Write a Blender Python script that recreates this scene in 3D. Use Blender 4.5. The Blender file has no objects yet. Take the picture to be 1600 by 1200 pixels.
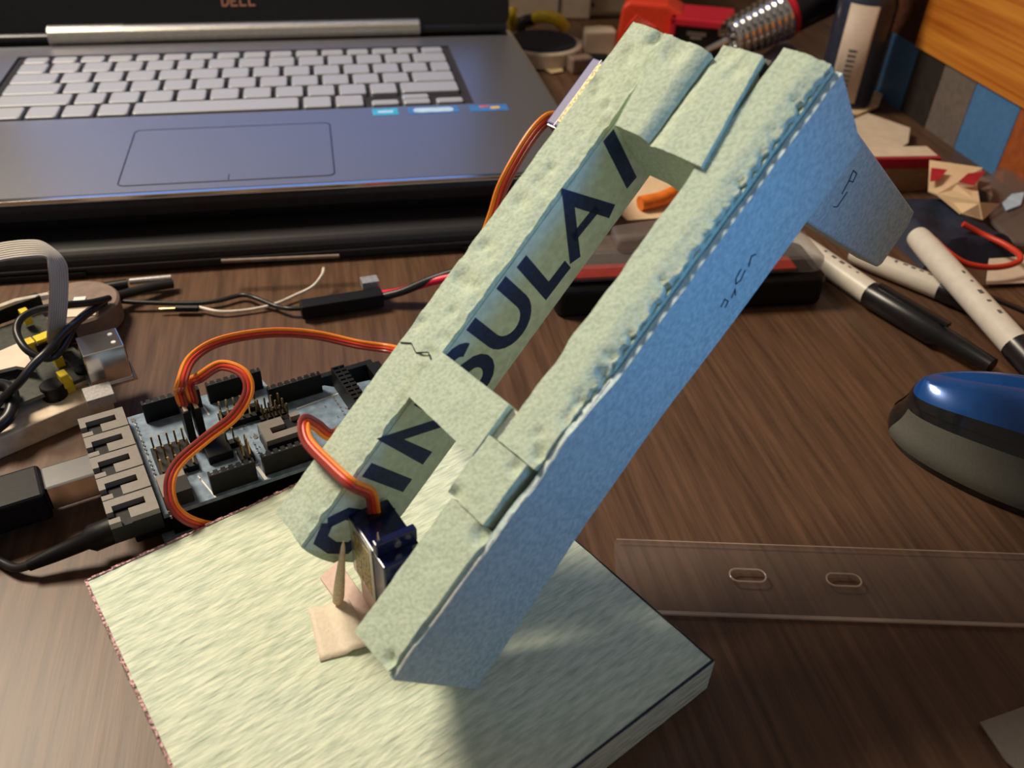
import bpy, bmesh, math, random
from mathutils import Vector, Matrix, noise

# ------------------------------------------------------------------ camera, world, lights, exposure
S = 0.001                                   # everything below is written in millimetres
V = Vector
sc = bpy.context.scene
COL = sc.collection
FPX = 1377.6                                # focal length in pixels of a 1600 x 1200 frame
CAM = V((187.23, -418.2, 231.17))
PITCH, YAW, ROLL = 0.6644, -0.2273, 0.0455
FW = V((-math.sin(YAW) * math.cos(PITCH), math.cos(YAW) * math.cos(PITCH), -math.sin(PITCH)))
_r0 = V((math.cos(YAW), math.sin(YAW), 0)); _u0 = _r0.cross(FW)
RT = math.cos(ROLL) * _r0 + math.sin(ROLL) * _u0
UP = -math.sin(ROLL) * _r0 + math.cos(ROLL) * _u0
cd = bpy.data.cameras.new('camera'); cam = bpy.data.objects.new('camera', cd); COL.objects.link(cam)
cd.sensor_width = 36; cd.lens = FPX / 1600 * 36; cd.clip_start = 0.01; cd.clip_end = 20
mw = Matrix((RT, UP, -FW)).transposed().to_4x4(); mw.translation = CAM * S; cam.matrix_world = mw
cd.dof.use_dof = True; cd.dof.focus_distance = 0.30; cd.dof.aperture_fstop = 14
sc.camera = cam

w = bpy.data.worlds.new('dim_room'); sc.world = w; w.use_nodes = True
w.node_tree.nodes['Background'].inputs[0].default_value = (1.0, 0.84, 0.70, 1)
w.node_tree.nodes['Background'].inputs[1].default_value = 0.17

def lamp(name, kind, loc, target, power, col, **kw):
    l = bpy.data.lights.new(name, kind); l.energy = power; l.color = col
    for k, v in kw.items(): setattr(l, k, v)
    o = bpy.data.objects.new(name, l); COL.objects.link(o)
    o.location = V(loc) * S
    o.rotation_euler = (V(target) - V(loc)).to_track_quat('-Z', 'Y').to_euler()
    return o
# warm desk lamp standing behind the laptop's left corner
lamp('desk_lamp_light', 'AREA', (-275, 225, 800), (120, -150, 0), 4.9, (1.0, 0.86, 0.67),
     shape='DISK', size=0.30, spread=math.radians(110))
# cool monitor glow from the right of the viewer
lamp('monitor_light', 'SPOT', (400, -400, 205), (268, -240, 112), 1.2, (0.06, 0.42, 1.0),
     spot_size=math.radians(54), spot_blend=1.0, shadow_soft_size=0.05)

vs = sc.view_settings
vs.view_transform = 'Standard'; vs.look = 'None'; vs.gamma = 1; vs.use_curve_mapping = False
vs.exposure = 0.0

# ------------------------------------------------------------------ helpers
def ray(px, py):
    return (FW + RT * ((px - 800) / FPX) + UP * ((600 - py) / FPX))
def at(px, py, z=0.0):                      # point of the place seen at a pixel, at height z
    d = ray(px, py); return CAM + d * ((z - CAM.z) / d.z)
def atp(px, py, o, n):                      # the same on a plane through o with normal n
    d = ray(px, py); n = V(n); return CAM + d * ((V(o) - CAM).dot(n) / d.dot(n))

class Frame:
    def __init__(s, o, x, y, z): s.o, s.x, s.y, s.z = V(o), V(x), V(y), V(z)
    def __call__(s, p): return s.o + s.x * p[0] + s.y * p[1] + s.z * p[2]
    def inv(s, P): d = V(P) - s.o; return V((d.dot(s.x), d.dot(s.y), d.dot(s.z)))
ID = Frame((0, 0, 0), (1, 0, 0), (0, 1, 0), (0, 0, 1))
def fz(o, deg):
    a = math.radians(deg); return Frame(o, (math.cos(a), math.sin(a), 0), (-math.sin(a), math.cos(a), 0), (0, 0, 1))
def fdir(o, d, up=(0, 0, 1)):               # z axis along d
    z = V(d).normalized(); u = V(up)
    if abs(z.dot(u)) > .98: u = V((1, 0, 0))
    x = u.cross(z).normalized(); y = z.cross(x); return Frame(o, x, y, z)

ORG = {}
def thing(name, label, cat, loc=(0, 0, 0), group=None):
    o = bpy.data.objects.new(name, None); COL.objects.link(o); o.location = V(loc) * S
    o.empty_display_size = 0.01
    o['label'] = label; o['category'] = cat
    if group: o['group'] = group
    ORG[o] = V(loc); return o
def tag(o, label, cat, group=None):
    o['label'] = label; o['category'] = cat
    if group: o['group'] = group
    return o

class MB:
    def __init__(s): s.v = []; s.f = []; s.sm = []
    def add(s, vs_, fs, smooth=False):
        n = len(s.v); s.v += [V(p) for p in vs_]
        for f in fs: s.f.append([i + n for i in f]); s.sm.append(smooth)
        return s
    def box(s, x0, x1, y0, y1, z0, z1, F=ID):
        c = [F((x, y, z)) for z in (z0, z1) for y in (y0, y1) for x in (x0, x1)]
        return s.add(c, [(0, 2, 3, 1), (4, 5, 7, 6), (0, 1, 5, 4), (2, 6, 7, 3), (0, 4, 6, 2), (1, 3, 7, 5)])
    def prism(s, poly, z0, z1, F=ID, smooth=False):
        n = len(poly); c = [F((p[0], p[1], z0)) for p in poly] + [F((p[0], p[1], z1)) for p in poly]
        s.add(c, [list(range(n))[::-1], [i + n for i in range(n)]])
        k = len(s.v) - 2 * n
        for i in range(n):
            j = (i + 1) % n; s.f.append([k + i, k + j, k + n + j, k + n + i]); s.sm.append(smooth)
        return s
    def slab(s, pts, h):                     # polygon of world points, thickened by vector h
        n = len(pts); h = V(h)
        s.add([V(p) for p in pts] + [V(p) + h for p in pts],
              [list(range(n))[::-1], [i + n for i in range(n)]] + [[i, (i + 1) % n, n + (i + 1) % n, n + i] for i in range(n)])
        return s
    def tube(s, pts, r, n=8, flat=1.0, up=None):
        pts = [V(p) for p in pts]; m = len(pts)
        rr = r if isinstance(r, (list, tuple)) else [r] * m
        ring = []; x = None
        for i, p in enumerate(pts):
            t = (pts[min(i + 1, m - 1)] - pts[max(i - 1, 0)]).normalized()
            if x is None:
                x = V(up) if up is not None else (V((0, 0, 1)) if abs(t.z) < .9 else V((1, 0, 0)))
            x = (x - t * x.dot(t)).normalized(); y = t.cross(x)
            ring.append([p + (x * math.cos(2 * math.pi * k / n) * flat + y * math.sin(2 * math.pi * k / n)) * rr[i] for k in range(n)])
        k0 = len(s.v); s.v += [q for g in ring for q in g]
        for i in range(m - 1):
            for k in range(n):
                s.f.append([k0 + i * n + k, k0 + i * n + (k + 1) % n, k0 + (i + 1) * n + (k + 1) % n, k0 + (i + 1) * n + k]); s.sm.append(True)
        s.f.append([k0 + k for k in range(n)][::-1]); s.sm.append(False)
        s.f.append([k0 + (m - 1) * n + k for k in range(n)]); s.sm.append(False)
        return s
    def lathe(s, prof, F=ID, n=24, smooth=True):
        k0 = len(s.v)
        for r, z in prof:
            for k in range(n):
                a = 2 * math.pi * k / n; s.v.append(F((r * math.cos(a), r * math.sin(a), z)))
        for i in range(len(prof) - 1):
            for k in range(n):
                s.f.append([k0 + i * n + k, k0 + i * n + (k + 1) % n, k0 + (i + 1) * n + (k + 1) % n, k0 + (i + 1) * n + k]); s.sm.append(smooth)
        s.f.append([k0 + k for k in range(n)][::-1]); s.sm.append(False)
        e = k0 + (len(prof) - 1) * n; s.f.append([e + k for k in range(n)]); s.sm.append(False)
        return s
    def stroke(s, pts, wd, F, z0, z1, close=False):   # flat pen stroke in the frame's xy plane
        P = [V((p[0], p[1])) for p in pts]; m = len(P)
        L = []; R = []
        for i in range(m):
            a = P[(i - 1) % m] if (close or i) else None; b = P[(i + 1) % m] if (close or i < m - 1) else None
            d1 = (P[i] - a).normalized() if a is not None else None; d2 = (b - P[i]).normalized() if b is not None else None
            if d1 is None: d1 = d2
            if d2 is None: d2 = d1
            n1 = V((-d1.y, d1.x)); n2 = V((-d2.y, d2.x)); nn = (n1 + n2)
            nn = nn.normalized() if nn.length > .2 else n1
            k = wd / 2 / max(.45, nn.dot(n1)); L.append(P[i] + nn * k); R.append(P[i] - nn * k)
        for i in range(m if close else m - 1):
            j = (i + 1) % m
            s.prism([L[i], R[i], R[j], L[j]], z0, z1, F)
        return s
    def build(s, name, mat, parent=None, bevel=0, seg=2, loc=None, merge=False, sharp=40, kind=None, label=None):
        o0 = ORG[parent] if parent is not None else V(loc if loc is not None else (0, 0, 0))
        me = bpy.data.meshes.new(name)
        me.from_pydata([((p - o0) * S)[:] for p in s.v], [], s.f)
        me.polygons.foreach_set('use_smooth', s.sm)
        bm = bmesh.new(); bm.from_mesh(me)
        if merge: bmesh.ops.remove_doubles(bm, verts=bm.verts, dist=2e-5)
        bmesh.ops.recalc_face_normals(bm, faces=bm.faces)
        bm.to_mesh(me); bm.free()
        if any(s.sm): me.set_sharp_from_angle(angle=math.radians(sharp))
        me.materials.append(MATS[mat])
        o = bpy.data.objects.new(name, me); COL.objects.link(o)
        if parent is not None: o.parent = parent
        else: o.location = o0 * S
        ORG[o] = o0
        if bevel:
            b = o.modifiers.new('bevel', 'BEVEL'); b.width = bevel * S; b.segments = seg; b.limit_method = 'ANGLE'; b.angle_limit = math.radians(35)
        if kind: o['kind'] = kind
        if label: o['label'] = label
        return o

def spline(pts, n=10):
    P = [V(p) for p in pts]; P = [P[0] * 2 - P[1]] + P + [P[-1] * 2 - P[-2]]; out = []
    for i in range(1, len(P) - 2):
        a, b, c, d = P[i - 1:i + 3]
        for k in range(n):
            t = k / n
            out.append(.5 * ((2 * b) + (c - a) * t + (2 * a - 5 * b + 4 * c - d) * t * t + (3 * b - a - 3 * c + d) * t ** 3))
    out.append(P[-2]); return out
def rrect(x0, x1, y0, y1, r, n=5):
    out = []
    for cx, cy, a0 in ((x1 - r, y1 - r, 0), (x0 + r, y1 - r, 90), (x0 + r, y0 + r, 180), (x1 - r, y0 + r, 270)):
        for k in range(n + 1):
            a = math.radians(a0 + 90 * k / n); out.append((cx + r * math.cos(a), cy + r * math.sin(a)))
    return out

# ------------------------------------------------------------------ materials
MATS = {}
def mat(name, c, rough=.5, metal=0, var=.12, scale=250, bump=0, bscale=None, stretch=(1, 1, 1), rotz=0, c2=None,
        trans=0, ior=1.45, alpha=1, emit=None, es=0, coat=0, spec=.5, detail=4, sss=0, ramp=(.35, .65)):
    m = bpy.data.materials.new(name); m.use_nodes = True; MATS[name] = m
    nt = m.node_tree; b = nt.nodes['Principled BSDF']; N = nt.nodes.new; Lk = nt.links.new
    b.inputs['Roughness'].default_value = rough; b.inputs['Metallic'].default_value = metal
    b.inputs['Transmission Weight'].default_value = trans; b.inputs['IOR'].default_value = ior; b.inputs['Alpha'].default_value = alpha
    b.inputs['Coat Weight'].default_value = coat; b.inputs['Specular IOR Level'].default_value = spec
    tc = N('ShaderNodeTexCoord'); mp = N('ShaderNodeMapping'); mp.inputs['Rotation'].default_value = (0, 0, math.radians(rotz))
    m2 = N('ShaderNodeMapping'); m2.inputs['Scale'].default_value = stretch
    Lk(tc.outputs['Object'], mp.inputs[0]); Lk(mp.outputs[0], m2.inputs[0])
    nz = N('ShaderNodeTexNoise'); nz.inputs['Scale'].default_value = scale; nz.inputs['Detail'].default_value = detail
    Lk(m2.outputs[0], nz.inputs['Vector'])
    r = N('ShaderNodeValToRGB'); r.color_ramp.elements[0].position = ramp[0]; r.color_ramp.elements[1].position = ramp[1]
    ca = tuple(min(1, x * (1 + var)) for x in c); cb = c2 if c2 else tuple(x * (1 - var) for x in c)
    r.color_ramp.elements[0].color = (*cb, 1); r.color_ramp.elements[1].color = (*ca, 1)
    Lk(nz.outputs['Fac'], r.inputs[0]); Lk(r.outputs[0], b.inputs['Base Color'])
    if emit: b.inputs['Emission Color'].default_value = (*emit, 1); b.inputs['Emission Strength'].default_value = es
    if bump:
        n2 = N('ShaderNodeTexNoise'); n2.inputs['Scale'].default_value = bscale or scale; n2.inputs['Detail'].default_value = 6
        Lk(m2.outputs[0], n2.inputs['Vector'])
        bp = N('ShaderNodeBump'); bp.inputs['Strength'].default_value = 1; bp.inputs['Distance'].default_value = bump * S
        Lk(n2.outputs['Fac'], bp.inputs['Height']); Lk(bp.outputs[0], b.inputs['Normal'])
    return m
def wood(name, dark, light, rough, scale, stretch, rotz=0, bump=.05, spec=.4):
    m = mat(name, light, rough, 0, 0, scale, bump, scale * 1.0, stretch, rotz, c2=dark, detail=8, ramp=(.3, .72), spec=spec)
    return m
wood('desk_wood', (0.066, 0.034, 0.020), (0.136, 0.073, 0.043), .40, 420, (1, .05, 1), bump=.06)
wood('pine', (0.38, 0.095, 0.010), (0.78, 0.33, 0.05), .35, 190, (1, .03, 1.3), bump=.02)
mat('foam', (0.50, 0.60, 0.48), .75, 0, .10, 900, .25, 900, c2=(0.41, 0.51, 0.39), ramp=(.3, .6))
mat('foam_fibre', (0.66, 0.71, 0.56), .62, 0, .10, 700, .8, 600, stretch=(.22, 1, 1), rotz=-27, c2=(0.48, 0.57, 0.44), ramp=(.3, .62))
mat('foam_skin', (0.56, 0.68, 0.66), .45, 0, .12, 700, .15, 900, c2=(0.42, 0.56, 0.58))
mat('foam_print', (0.58, 0.68, 0.62), .5, 0, .10, 400, .2, 600)
mat('film', (0.85, 0.86, 0.80), .35, 0, .1, 800, .3)
mat('pink_film', (0.55, 0.30, 0.30), .5, 0, .4, 900, .5, c2=(0.16, 0.06, 0.07), ramp=(.42, .58))
mat('navy_ink', (0.010, 0.028, 0.105), .55, 0, .25, 800, .1)
mat('black_ink', (0.012, 0.014, 0.03), .6)
mat('masking_tape', (0.74, 0.64, 0.50), .6, 0, .05, 900, .12)
mat('pink_card', (0.72, 0.53, 0.47), .6, 0, .06, 600, .08)
mat('toothpick', (0.58, 0.46, 0.32), .55, 0, .15, 900, .1)
mat('blue_plastic', (0.004, 0.008, 0.060), .18, 0, .1, spec=.6)
mat('servo_black', (0.008, 0.009, 0.022), .22)
mat('lavender', (0.13, 0.13, 0.32), .5, 0, .05)
mat('gold_label', (0.42, 0.31, 0.10), .45, .1, .4, 1400, c2=(0.16, 0.13, 0.05), ramp=(.45, .55))
mat('silver_label', (0.45, 0.43, 0.42), .3, .5, .15, 900)
mat('white_plastic', (0.78, 0.76, 0.72), .35, 0, .05)
mat('wire_orange', (0.85, 0.24, 0.02), .4, 0, .06)
mat('wire_red', (0.62, 0.045, 0.02), .4, 0, .06)
mat('wire_brown', (0.26, 0.035, 0.025), .4, 0, .08)
mat('wire_black', (0.012, 0.012, 0.013), .38)
mat('wire_white', (0.62, 0.55, 0.46), .45)
mat('wire_hotred', (0.80, 0.02, 0.06), .35)
mat('black_plastic', (0.0045, 0.0045, 0.005), .5, 0, .15, 500, .03, spec=.25)
mat('grey_plastic', (0.19, 0.165, 0.14), .45, 0, .06, 500)
mat('pcb_blue', (0.20, 0.27, 0.35), .4, 0, .15, 300, .02, c2=(0.13, 0.19, 0.26))
mat('pcb_green', (0.03, 0.035, 0.025), .4, 0, .3, 500)
mat('solder', (0.82, 0.80, 0.76), .18, 1, .05)
mat('gold', (0.70, 0.50, 0.22), .25, 1, .1)
mat('chrome', (0.80, 0.80, 0.80), .16, 1, .03)
mat('deck_metal', (0.33, 0.325, 0.34), .38, .85, .03, 1500, .006)
mat('deck_edge', (0.85, 0.83, 0.80), .2, 1, .02)
mat('deck_dark', (0.03, 0.03, 0.036), .4, .2, .1)
mat('tray_matte', (0.035, 0.035, 0.042), .85, 0, .05, spec=.1)
mat('key_silver', (0.40, 0.41, 0.44), .42, .15, .03, 900)
mat('hinge_silver', (0.62, 0.60, 0.56), .32, .9, .05)
mat('lid_black', (0.008, 0.009, 0.012), .28, 0, .1)
mat('screen_glow', (0.02, 0.02, 0.03), .2, emit=(0.20, 0.38, 1.0), es=0.75)
mat('logo_copper', (0.55, 0.25, 0.17), .35, .5, .05)
mat('sticker_cyan', (0.05, 0.42, 0.72), .4)
mat('sticker_blue', (0.05, 0.19, 0.52), .4, 0, .1)
mat('sticker_pale', (0.48, 0.66, 0.86), .4, 0, .1)
mat('sticker_red', (0.70, 0.10, 0.06), .4); mat('sticker_yellow', (0.85, 0.52, 0.10), .4)
mat('pad_black', (0.018, 0.017, 0.018), .55, 0, .15, 600, .05)
mat('ribbon_grey', (0.44, 0.40, 0.35), .5, 0, .03)
mat('balsa', (0.66, 0.55, 0.41), .6, 0, .1, 150, .05, c2=(0.52, 0.41, 0.29))
mat('yellow_plastic', (0.72, 0.52, 0.02), .4)
mat('clear', (0.50, 0.46, 0.43), .10, 0, .01, alpha=.045)
mat('edge_glint', (0.62, 0.47, 0.37), .12, 0, .2, 40, alpha=.5)  # highlight on the ruler's edges and slot rims, put into the colour
mat('clear_smoke', (0.22, 0.19, 0.18), .10, 0, .05, alpha=.42)
mat('red_card', (0.62, 0.05, 0.03), .45, 0, .1)
mat('orange_card', (0.75, 0.17, 0.05), .45, 0, .1)
mat('marker_white', (0.66, 0.61, 0.53), .35, 0, .04)
mat('marker_print', (0.10, 0.10, 0.11), .5)
mat('cap_black', (0.010, 0.010, 0.012), .3)
mat('mouse_blue', (0.010, 0.075, 0.30), .25, .2, .06, coat=.3)
mat('mouse_black', (0.010, 0.010, 0.011), .16, coat=.3)
mat('mouse_grey', (0.085, 0.083, 0.070), .6, 0, .05, 900, .04)
mat('tile_blue', (0.07, 0.20, 0.42), .5, 0, .08, 300); mat('tile_dark', (0.030, 0.024, 0.020), .5)
mat('tile_grey', (0.16, 0.13, 0.115), .5); mat('tile_orange', (0.34, 0.085, 0.02), .5, 0, .15, 200)
mat('dark_wood', (0.085, 0.030, 0.016), .45, 0, .25, 200)
mat('paper', (0.66, 0.56, 0.44), .7, 0, .06, 100); mat('paper_yellow', (0.66, 0.52, 0.28), .7, 0, .06, 100)
mat('paper_cream', (0.74, 0.56, 0.36), .65, 0, .06, 100)
mat('crimson', (0.42, 0.015, 0.035), .45, 0, .1); mat('kraft', (0.36, 0.20, 0.09), .7, 0, .1)
mat('navy_cloth', (0.008, 0.014, 0.035), .7, 0, .2, 300, .2)
mat('brown_soft', (0.20, 0.14, 0.11), .6, 0, .15, 200)
mat('red_tool', (0.80, 0.055, 0.020), .38, 0, .04); mat('red_tool_dark', (0.62, 0.018, 0.040), .38, 0, .04)
mat('bottle_dark', (0.030, 0.036, 0.060), .2, 0, .1); mat('bottle_label', (0.66, 0.54, 0.44), .5, 0, .03)
mat('bottle_cap', (0.74, 0.68, 0.58), .4)
mat('tan_paper', (0.44, 0.36, 0.25), .7, 0, .15, 60)
mat('tan_wall', (0.30, 0.24, 0.16), .8, 0, .12, 20)
mat('orange_grip', (0.85, 0.20, 0.02), .4); mat('lavender_cloth', (0.20, 0.16, 0.20), .7, 0, .1, 200, .2)
mat('slot_black', (0.006, 0.006, 0.006), .7)

# ------------------------------------------------------------------ setting
d_ = MB().box(-800, 900, -700, 1000, -25, 0).build('desk', 'desk_wood', loc=(0, 0, -25), bevel=2)
tag(d_, 'dark brown wood-grain desk top that carries everything', 'desk')
wb = MB().box(-800, 900, 1000, 1020, -25, 900).build('wall_back', 'tan_wall', loc=(0, 1000, -25)); wb['kind'] = 'structure'

# ------------------------------------------------------------------ laptop
ZD = 34.0; LX0, LX1, LY1 = -58, 327, 252
pad = thing('laptop_stand', 'black plastic cooling pad under the silver laptop', 'laptop stand', (135, 120, 0))
MB().prism([(-16, 0), (-16, 9), (-13, 13), (240, 13), (240, 0)], -52, 320, Frame((0, 0, 0), (0, 1, 0), (0, 0, 1), (1, 0, 0))).build('body', 'pad_black', pad, bevel=2)
MB().box(-48, 316, -17.2, -15.5, 4.6, 5.8).build('front_ridge', 'deck_dark', pad)
for x in (20, 250): MB().box(x, x + 46, -18, -15.5, 1.5, 3.5).build('front_vent', 'slot_black', pad)

lap = thing('laptop', 'open silver laptop with pale silver keys behind the foam arm', 'laptop', (135, 120, 13))
XA = Frame((0, 0, 0), (0, 1, 0), (0, 0, 1), (1, 0, 0))      # local (y,z) profile swept along x
MB().prism([(10, 14), (2.5, 22), (1.2, 28), (3, 31.6), (250, 31.6), (251, 15)], LX0 + 1, LX1 - 1, XA).build('underbody', 'deck_dark', lap, bevel=1)
MB().prism(rrect(LX0, LX1, 0, LY1, 9), 31.4, 32.0).stroke(rrect(LX0 + 2, LX1 - 2, 2, LY1 - 2, 7.5), 4, ID, 31.9, ZD - .2, close=True).build('edge_trim', 'deck_edge', lap, bevel=1.2, seg=3)
# deck with a keyboard opening
KX0, KX1, KY0, KY1 = -5, 14.3 * 19.03 + 4, 101.5, 213
dk = MB()
dk.box(LX0 + 1.2, LX1 - 1.2, 3.2, KY0, ZD - 1.6, ZD); dk.box(LX0 + 1.2, LX1 - 1.2, KY1, 233, ZD - 1.6, ZD)
dk.box(LX0 + 1.2, KX0, KY0, KY1, ZD - 1.6, ZD); dk.box(KX1, LX1 - 1.2, KY0, KY1, ZD - 1.6, ZD)
dk.build('palm_rest', 'deck_metal', lap)
MB().box(KX0, KX1, KY0, KY1, ZD - 2.2, ZD - 1.5).build('keyboard_tray', 'tray_matte', lap)
UU = 19.03; keymesh = {}
def key(u0, u1, y0, y1, h=2.6):
    g = 1.45; wd = (u1 - u0) * UU - 2 * g; dp = y1 - y0
    k_ = (round(wd, 1), round(dp, 1))
    cx, cy = (u0 + u1) / 2 * UU, (y0 + y1) / 2
    if k_ not in keymesh:
        m = MB(); P = rrect(-wd / 2, wd / 2, -dp / 2, dp / 2, 1.6, 3); Q = rrect(-wd / 2 + .5, wd / 2 - .5, -dp / 2 + .5, dp / 2 - .5, 1.3, 3)
        n = len(P); m.add([(x, y, 0) for x, y in P] + [(x, y, h - .4) for x, y in P] + [(x, y, h) for x, y in Q],
              [[i, (i + 1) % n, n + (i + 1) % n, n + i] for i in range(n)] + [[n + i, n + (i + 1) % n, 2 * n + (i + 1) % n, 2 * n + i] for i in range(n)] + [[2 * n + i for i in range(n)]])
        o = m.build('key', 'key_silver', lap); keymesh[k_] = o
        # mesh is centred on the key: put the object at the key's place
        me = o.data
        for v in me.vertices: v.co += ORG[lap] * S
    else:
        o = keymesh[k_].copy(); COL.objects.link(o); o.parent = lap
    o.location = (V((cx, cy, ZD - 1.5)) - ORG[lap]) * S
YK, RP = 104.0, 18.6; END = 14.27
def row(y, us, dp=16.6):
    for a, b in zip(us, us[1:]): key(a, b, y, y + dp)
row(YK + 1 * RP, [0, 2.25] + [2.25 + i for i in range(1, 11)] + [END])
row(YK + 2 * RP, [0, 1.75] + [1.75 + i for i in range(1, 12)] + [END])
row(YK + 3 * RP, [0, 1.5] + [1.5 + i for i in range(1, 13)] + [END])
row(YK + 4 * RP, list(range(0, 14)) + [END])
row(YK + 5 * RP, [END * i / 16 for i in range(17)], 10.5)
row(YK - .5, [0, 1.07, 2.07, 3.07, 4.07, 9.1, 10.1, 11.1], 16.6)
for a, b in ((11.2, 12.2), (12.2, 13.2), (13.25, 14.25)): key(a, b, YK - .5, YK + 6.6)
key(12.2, 13.2, YK + 7.8, YK + 14.6)
# touchpad
tp = MB().prism(rrect(84, 188, 11, 80, 3), ZD - .5, ZD + .12).build('touchpad', 'deck_metal', lap)
gr = MB()
for a, b in ((rrect(83.4, 188.6, 10.4, 80.6, 3.4, 4), .7),): gr.stroke(a, b, ID, ZD, ZD + .14, close=True)
gr.box(135.8, 136.3, 11.5, 18, ZD + .1, ZD + .18)
gr.build('touchpad_groove', 'deck_dark', tp)
for nm, x0, x1, m_ in (('sticker', 214, 229, 'sticker_cyan'), ('sticker', 235, 265, 'sticker_blue'), ('sticker', 272, 295, 'sticker_blue')):
    st = MB().box(x0, x1, 88.5, 98.5, ZD, ZD + .15).build(nm, m_, lap)
    if x0 == 235: MB().prism(rrect(x0 + 3, x1 - 3, 90.2, 97, 3), ZD + .15, ZD + .22).build('sticker_print', 'sticker_pale', st)
    if x0 == 272:
        MB().prism([(278, 94), (284, 95.5), (284, 97.5), (278, 97)], ZD + .15, ZD + .22).build('sticker_print', 'sticker_red', st)
        MB().prism([(284.5, 91.5), (290, 92), (290, 95.5), (284.5, 95)], ZD + .15, ZD + .22).build('sticker_print', 'sticker_yellow', st)
    if x0 == 214: MB().box(x0 + 3, x1 - 3, 92, 95, ZD + .15, ZD + .22).build('sticker_print', 'sticker_pale', st)
# status lamps strip, hinge
hg = MB()
for x0, x1, r in ((10, 57, 7.0), (57.6, 258, 6.6)):
    pr = []; x = x0
    while x < x1 - .1:
        pr += [(r, x), (r, x + 1.1), (r - .35, x + 1.3), (r - .35, x + 1.9)]; x += 2.1
    hg.lathe(pr, Frame((0, 241.5, 38), (0, 1, 0), (0, 0, 1), (1, 0, 0)), n=20, smooth=False)
hg.build('hinge', 'hinge_silver', lap)
for x0, x1 in ((LX0 + 4, 9), (259, LX1 - 4)):
    MB().lathe([(4.2, x0), (4.2, x1)], Frame((0, 243.5, 35.5), (0, 1, 0), (0, 0, 1), (1, 0, 0)), n=16).build('hinge_cover', 'lid_black', lap)
MB().box(LX0 + 8, LX1 - 8, 233, 250, ZD - 4, ZD - 1.6).build('hinge_trough', 'deck_dark', lap)
LT = math.radians(18)
LF = Frame((0, 246, 34), (1, 0, 0), (0, math.sin(LT), math.cos(LT)), (0, -math.cos(LT), math.sin(LT)))  # x, up the lid, out of the screen
lid = MB().prism(rrect(LX0, LX1, 3, 236, 8), -7, 0, LF).build('lid', 'lid_black', lap, bevel=.8)
MB().prism(rrect(LX0 + 20, LX1 - 20, 30, 224, 1), 0, .4, LF).build('screen', 'screen_glow', lid)
# lettering on the lower bezel
def letters(mb, txt, F, x, y, h, wd, gap, pen, z0, z1):
    G = {'D': [[(0, 0), (0, 1), (.55, 1), (1, .7), (1, .3), (.55, 0), (0, 0)]], 'E': [[(1, 1), (0, 1), (0, 0), (1, 0)], [(0, .5), (.8, .5)]],
         'L': [[(0, 1), (0, 0), (1, 0)]]}
    for ch in txt:
        for st in G[ch]: mb.stroke([(x + a * wd, y + b * h) for a, b in st], pen, F, z0, z1)
        x += wd + gap
    return mb
lp = LF.inv(atp(348, 9, LF.o, LF.z)); lq = LF.inv(atp(400, 7, LF.o, LF.z))
letters(MB(), 'DELL', LF, lp.x, lp.y, 6.0, (lq.x - lp.x) / 4 - 1.6, 2.0, 1.2, 0, .3).build('logo_lettering', 'logo_copper', lid)

# ------------------------------------------------------------------ foam base board
BZ = 14.0
def deform_box(mb, F, r, res, fn):
    """box r=(x0,x1,y0,y1,z0,z1) made of fine grids, every point pushed by fn(local point)"""
    x0, x1, y0, y1, z0, z1 = r
    def grid(o, a, b, na, nb):
        k0 = len(mb.v)
        for i in range(na + 1):
            for j in range(nb + 1):
                p = V(o) + V(a) * (i / na) + V(b) * (j / nb); mb.v.append(F(fn(p)))
        for i in range(na):
            for j in range(nb):
                q = k0 + i * (nb + 1) + j; mb.f.append([q, q + 1, q + nb + 2, q + nb + 1]); mb.sm.append(True)
    X, Y, Z = (x1 - x0, 0, 0), (0, y1 - y0, 0), (0, 0, z1 - z0)
    nx, ny, nz_ = [max(1, round(abs(t) / res)) for t in (x1 - x0, y1 - y0, z1 - z0)]
    grid((x0, y0, z0), X, Y, nx, ny); grid((x0, y0, z1), X, Y, nx, ny)
    grid((x0, y0, z0), X, Z, nx, nz_); grid((x0, y1, z0), X, Z, nx, nz_)
    grid((x0, y0, z0), Y, Z, ny, nz_); grid((x1, y0, z0), Y, Z, ny, nz_)
    return mb
bL, bB, bR = at(133, 908, BZ), at(684, 656, BZ), at(1117, 1033, BZ)
bF = bL + (bR - bB) * 1.0; bF = at(268, 1200, BZ) + (at(268, 1200, BZ) - bL).normalized() * 62
def basefn(p):                                # unit square -> the hand-cut board
    a, b, c = p
    t = (bL * (1 - a) + bB * a) * (1 - b) + (bF * (1 - a) + bR * a) * b
    ed = .35 * noise.noise((t.x * .3, t.y * .3, 5))
    return V((t.x + ed, t.y + ed, c if c < 1 else c + .35 * noise.noise((t.x * .09, t.y * .09, 1))))
def unitfn(p): return basefn((p.x / 100, p.y / 100, p.z))
base = thing('foam_board', 'pale green foam board lying flat under the foam arm', 'foam board', (190, -260, 0))
mb = MB(); deform_box(mb, ID, (0, 100, 0, 100, .3, BZ), 2.2, unitfn)
mb.build('board', 'foam_fibre', base, merge=True, sharp=50)
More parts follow.
